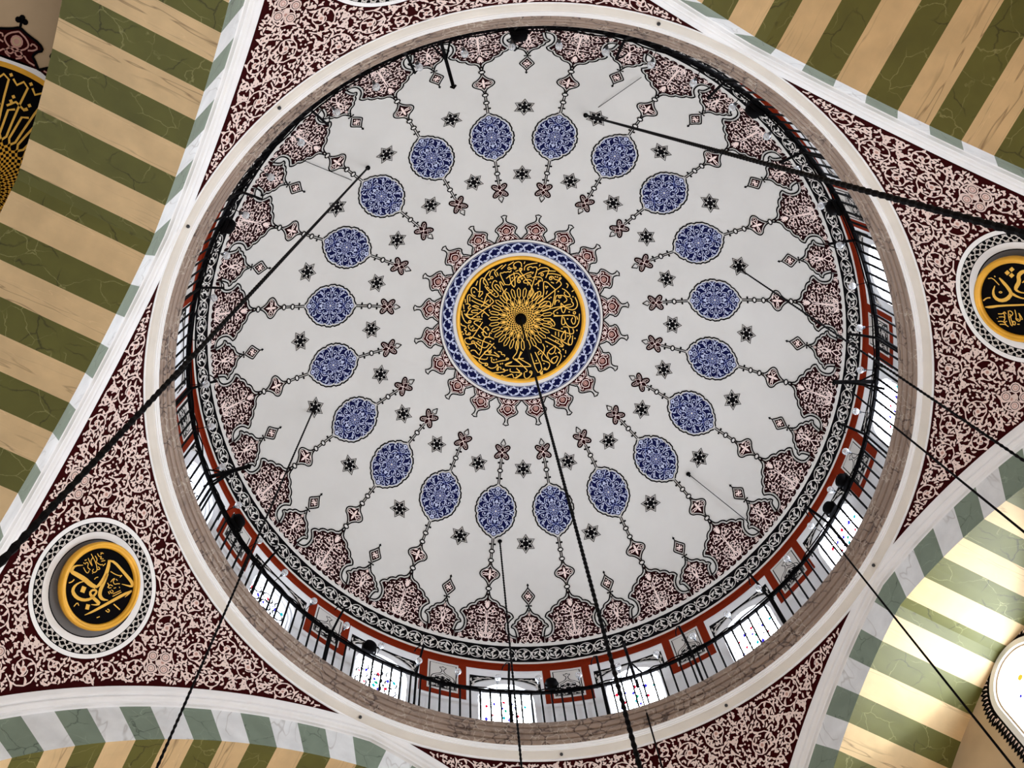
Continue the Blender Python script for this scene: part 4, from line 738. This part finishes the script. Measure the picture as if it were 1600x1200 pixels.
# ---- floodlights
hm = Mesh(); hm.grid([[(x, r * cos(2 * pi * j / 16), r * sin(2 * pi * j / 16)) for j in range(16)] for x, r in ((.125, .0), (.115, .05), (.09, .085), (.04, .115), (-.03, .122), (-.085, .105), (-.1, .085))], 'iron', True)
lm = Mesh(); lm.grid([[(x, r * cos(2 * pi * j / 16), r * sin(2 * pi * j / 16)) for j in range(16)] for x, r in ((-.1, .085), (-.115, .05), (-.12, .0))], 'black', True)
km = Mesh(); km.box((0, .125, -.05), (.02, .008, .1), 'iron'); km.box((0, -.125, -.05), (.02, .008, .1), 'iron'); km.box((0, 0, -.15), (.02, .13, .01), 'iron')
hm, lm, km = hm.data('housing', True), lm.data('lens'), km.data('yoke')
for lab, a, s in (('black floodlight on the railing at the very top', -94.8, 1.15), ('black floodlight on the railing at upper left', -153, 1.1), ('black floodlight on the railing at lower left', 153.6, 1.1), ('wide black floodlight over the second stained window from the left', 119.9, 1.05), ('black floodlight between the two bottom stained windows', 85.2, 1.0), ('large black floodlight on the railing at upper right', -54.5, 1.15), ('black floodlight on the railing under the thick right chain', -33.3, 1.1), ('upper of two black floodlights above a lower right window', 16.7, 1.1), ('lower of two black floodlights above a lower right window', 22.2, 1.0)):
    e = empty('floodlight', (5.83 * cos(rad(a)), 5.83 * sin(rad(a)), 18.30), rad(a)); e.scale = (s, s, s); tag(e, lab, 'floodlight', 'floodlights on the railing')
    link('lens', lm, link('housing', hm, e)); link('yoke', km, e)
# ---- chains and cables
def chain(name, lab, top, bot, r, cat='chain', bump=.2, plate=True):
    e = empty(name, top); tag(e, lab, cat, 'hanging chains'); d = Vector(bot) - Vector(top); n = int(d.length / .055); pts = []; rs = []
    for i in range(n + 1):
        pts.append(tuple(d * i / n)); rs.append(r * (1 + (bump if i % 2 else -bump)))
    m = Mesh(); m.tube(pts, rs, 'iron', 6); m.build('links' if bump else 'cable', e)
    if plate:
        m = Mesh(); m.ball((0, 0, -.02), .05, 'iron', 10, 6, .6); m.tube([(0, 0, 0), (0, 0, -.16)], .02, 'iron'); m.build('hook', e)
def dz(x, y): return ZC + sqrt(RS * RS - x * x - y * y) - .005
def through(top, z, p):   # straight run from the hook through a lower point, down to 2.6 m
    t = Vector(top); q = Vector(p); f = (top[2] - 2.6) / (top[2] - p[2]); return tuple(t + (q - t) * f)
for lab, (x, y), p, r in (('thick black chain hanging from the centre of the dome', (-.02, -.015), (.089, -.043, 7.316), .021), ('thin black chain hanging below a blue medallion at the bottom', (-.396, 4.532), (-.339, 4.541, 13.895), .018), ('thin black chain hanging from a star on the left of the dome', (-4.332, 1.611), (-4.297, 1.608, 9.684), .016),
        ('thick black chain crossing the left side down to the left edge', (-3.187, -3.345), (-3.124, -3.266, 4.0), .0165), ('thick black chain crossing the upper right to the right edge', (1.031, -4.461), (1.054, -4.557, 4.632), .0185), ('thin black chain hanging from a star on the right of the dome', (4.313, -1.516), (4.33, -1.579, 10.211), .015)):
    top = (x, y, dz(x, y)); chain('hanging_chain', lab, top, through(top, 2.6, p), r)
for lab, t, b in (('black cable dropping from the railing past the lower right windows', (5.12, 2.36, 18.6), (5.16, 2.4, 3)), ('black cable dropping from the railing at the right of the drum', (5.65, .09, 18.6), (5.62, .05, 3)), ('thin black cable beside the centre chain at the bottom', (2.05, 5.55, 18.05), (2.06, 5.6, 3))): chain('hanging_cable', lab, t, b, .016, 'cable', 0, False)
sl = (3.581, 2.909, dz(3.581, 2.909)); chain('stay_wire', 'short thin wire slanting from the dome plaster at lower right', sl, (4.56, 3.42, 20.6), .008, 'wire', 0)
for lab, p, q in (('faint thin wire beside the thick right chain near the top', (1.25, -4.62), (1.9, -5.2)), ('faint thin wire beside the thick left chain', (-3.5, -3.1), (-4.3, -3.55))):
    t = (*p, dz(*p)); b = (*q, dz(*q) - .05); chain('stay_wire', lab, t, b, .006, 'wire', 0, False)
# ---- calligraphy plaques hung on the two pendentives
def plaque(k, side, lab):
    z, r = zr_of(V0); dr_, dzv = slope(V0); th = PHI - pi / 4 + k * pi / 2
    er = Vector((cos(th), sin(th), 0)); ez = Vector((0, 0, 1)); eu = Vector((-sin(th), cos(th), 0)); ev = er * dr_ + ez * dzv; nn = er * dzv - ez * dr_
    c = er * r + ez * z + nn * .15; o = (.025, -.035) if side == 0 else (0, -.02); c = c + eu * o[0] + ev * o[1]
    e = empty('calligraphy_plaque', c); M_ = Matrix((eu, ev, nn)).transposed(); e.rotation_euler = M_.to_euler(); tag(e, lab, 'plaque', 'calligraphy plaques')
    m = Mesh(); m.revolve([(.55, .0), (.555, .03), (.575, .045), (.59, .04), (.60, .055), (.625, .06), (.648, .04), (.65, 0), (.645, -.04), (.55, -.04)], 'gold', 64); m.build('frame', e, smooth=True)
    m = Mesh(); m.revolve([(.001, .005), (.3, .005), (.56, .005)], 'black', 48); pn_ = m.build('panel', e)
    a = Art()
    for sd, p, ws in TR['P']:
        if sd != side: continue
        pts = [(p[i] / 1000 - o[0], p[i + 1] / 1000 - o[1]) for i in range(0, len(p), 2)]
        pts = [(x * min(1, .53 / max(.01, hypot(x, y))), y * min(1, .53 / max(.01, hypot(x, y)))) for x, y in pts]
        if len(pts) > 2:
            tri = smooth_path([(x, w_) for x, w_ in zip([q_[0] for q_ in pts], ws)], 1); pts = smooth_path(pts, 1); ws = [t_[1] for t_ in tri]
        a.stroke(pts, [w_ * 1.25 / 1000 for w_ in ws], 'gold_leaf', 1)
    link('gilt_lettering', a.data('gilt_lettering', lambda x, y, l: (x, y, .012)), pn_)
    m = Mesh()
    for x, y in ((0, .5), (-.45, -.3), (.45, -.3)): m.tube([(x, y, -.02), (x, y, -.2)], .02, 'iron', 6)
    m.build('wall_bracket', e)
plaque(0, 0, 'round black plaque with gold calligraphy in a gilt frame at lower left')
plaque(2, 1, 'round black plaque with gold calligraphy in a gilt frame at the right edge')
# ---- floodlight under the east arch, throwing its light up the soffit
fa = PHI + pi
P_ = lambda a, t, z: Vector((a * cos(fa) - t * sin(fa), a * sin(fa) + t * cos(fa), z))
sp_ = lamp('soffit_floodlight', 'SPOT', P_(8.15, .1, 13.2), FLOOD_WATTS, (.95, 1.0, .92), spot_size=rad(100), spot_blend=.12, shadow_soft_size=.1)
sp_.rotation_euler = (P_(8.15 - sin(rad(55)), .1, 13.2 + cos(rad(55))) - P_(8.15, .1, 13.2)).to_track_quat('-Z', 'Y').to_euler()
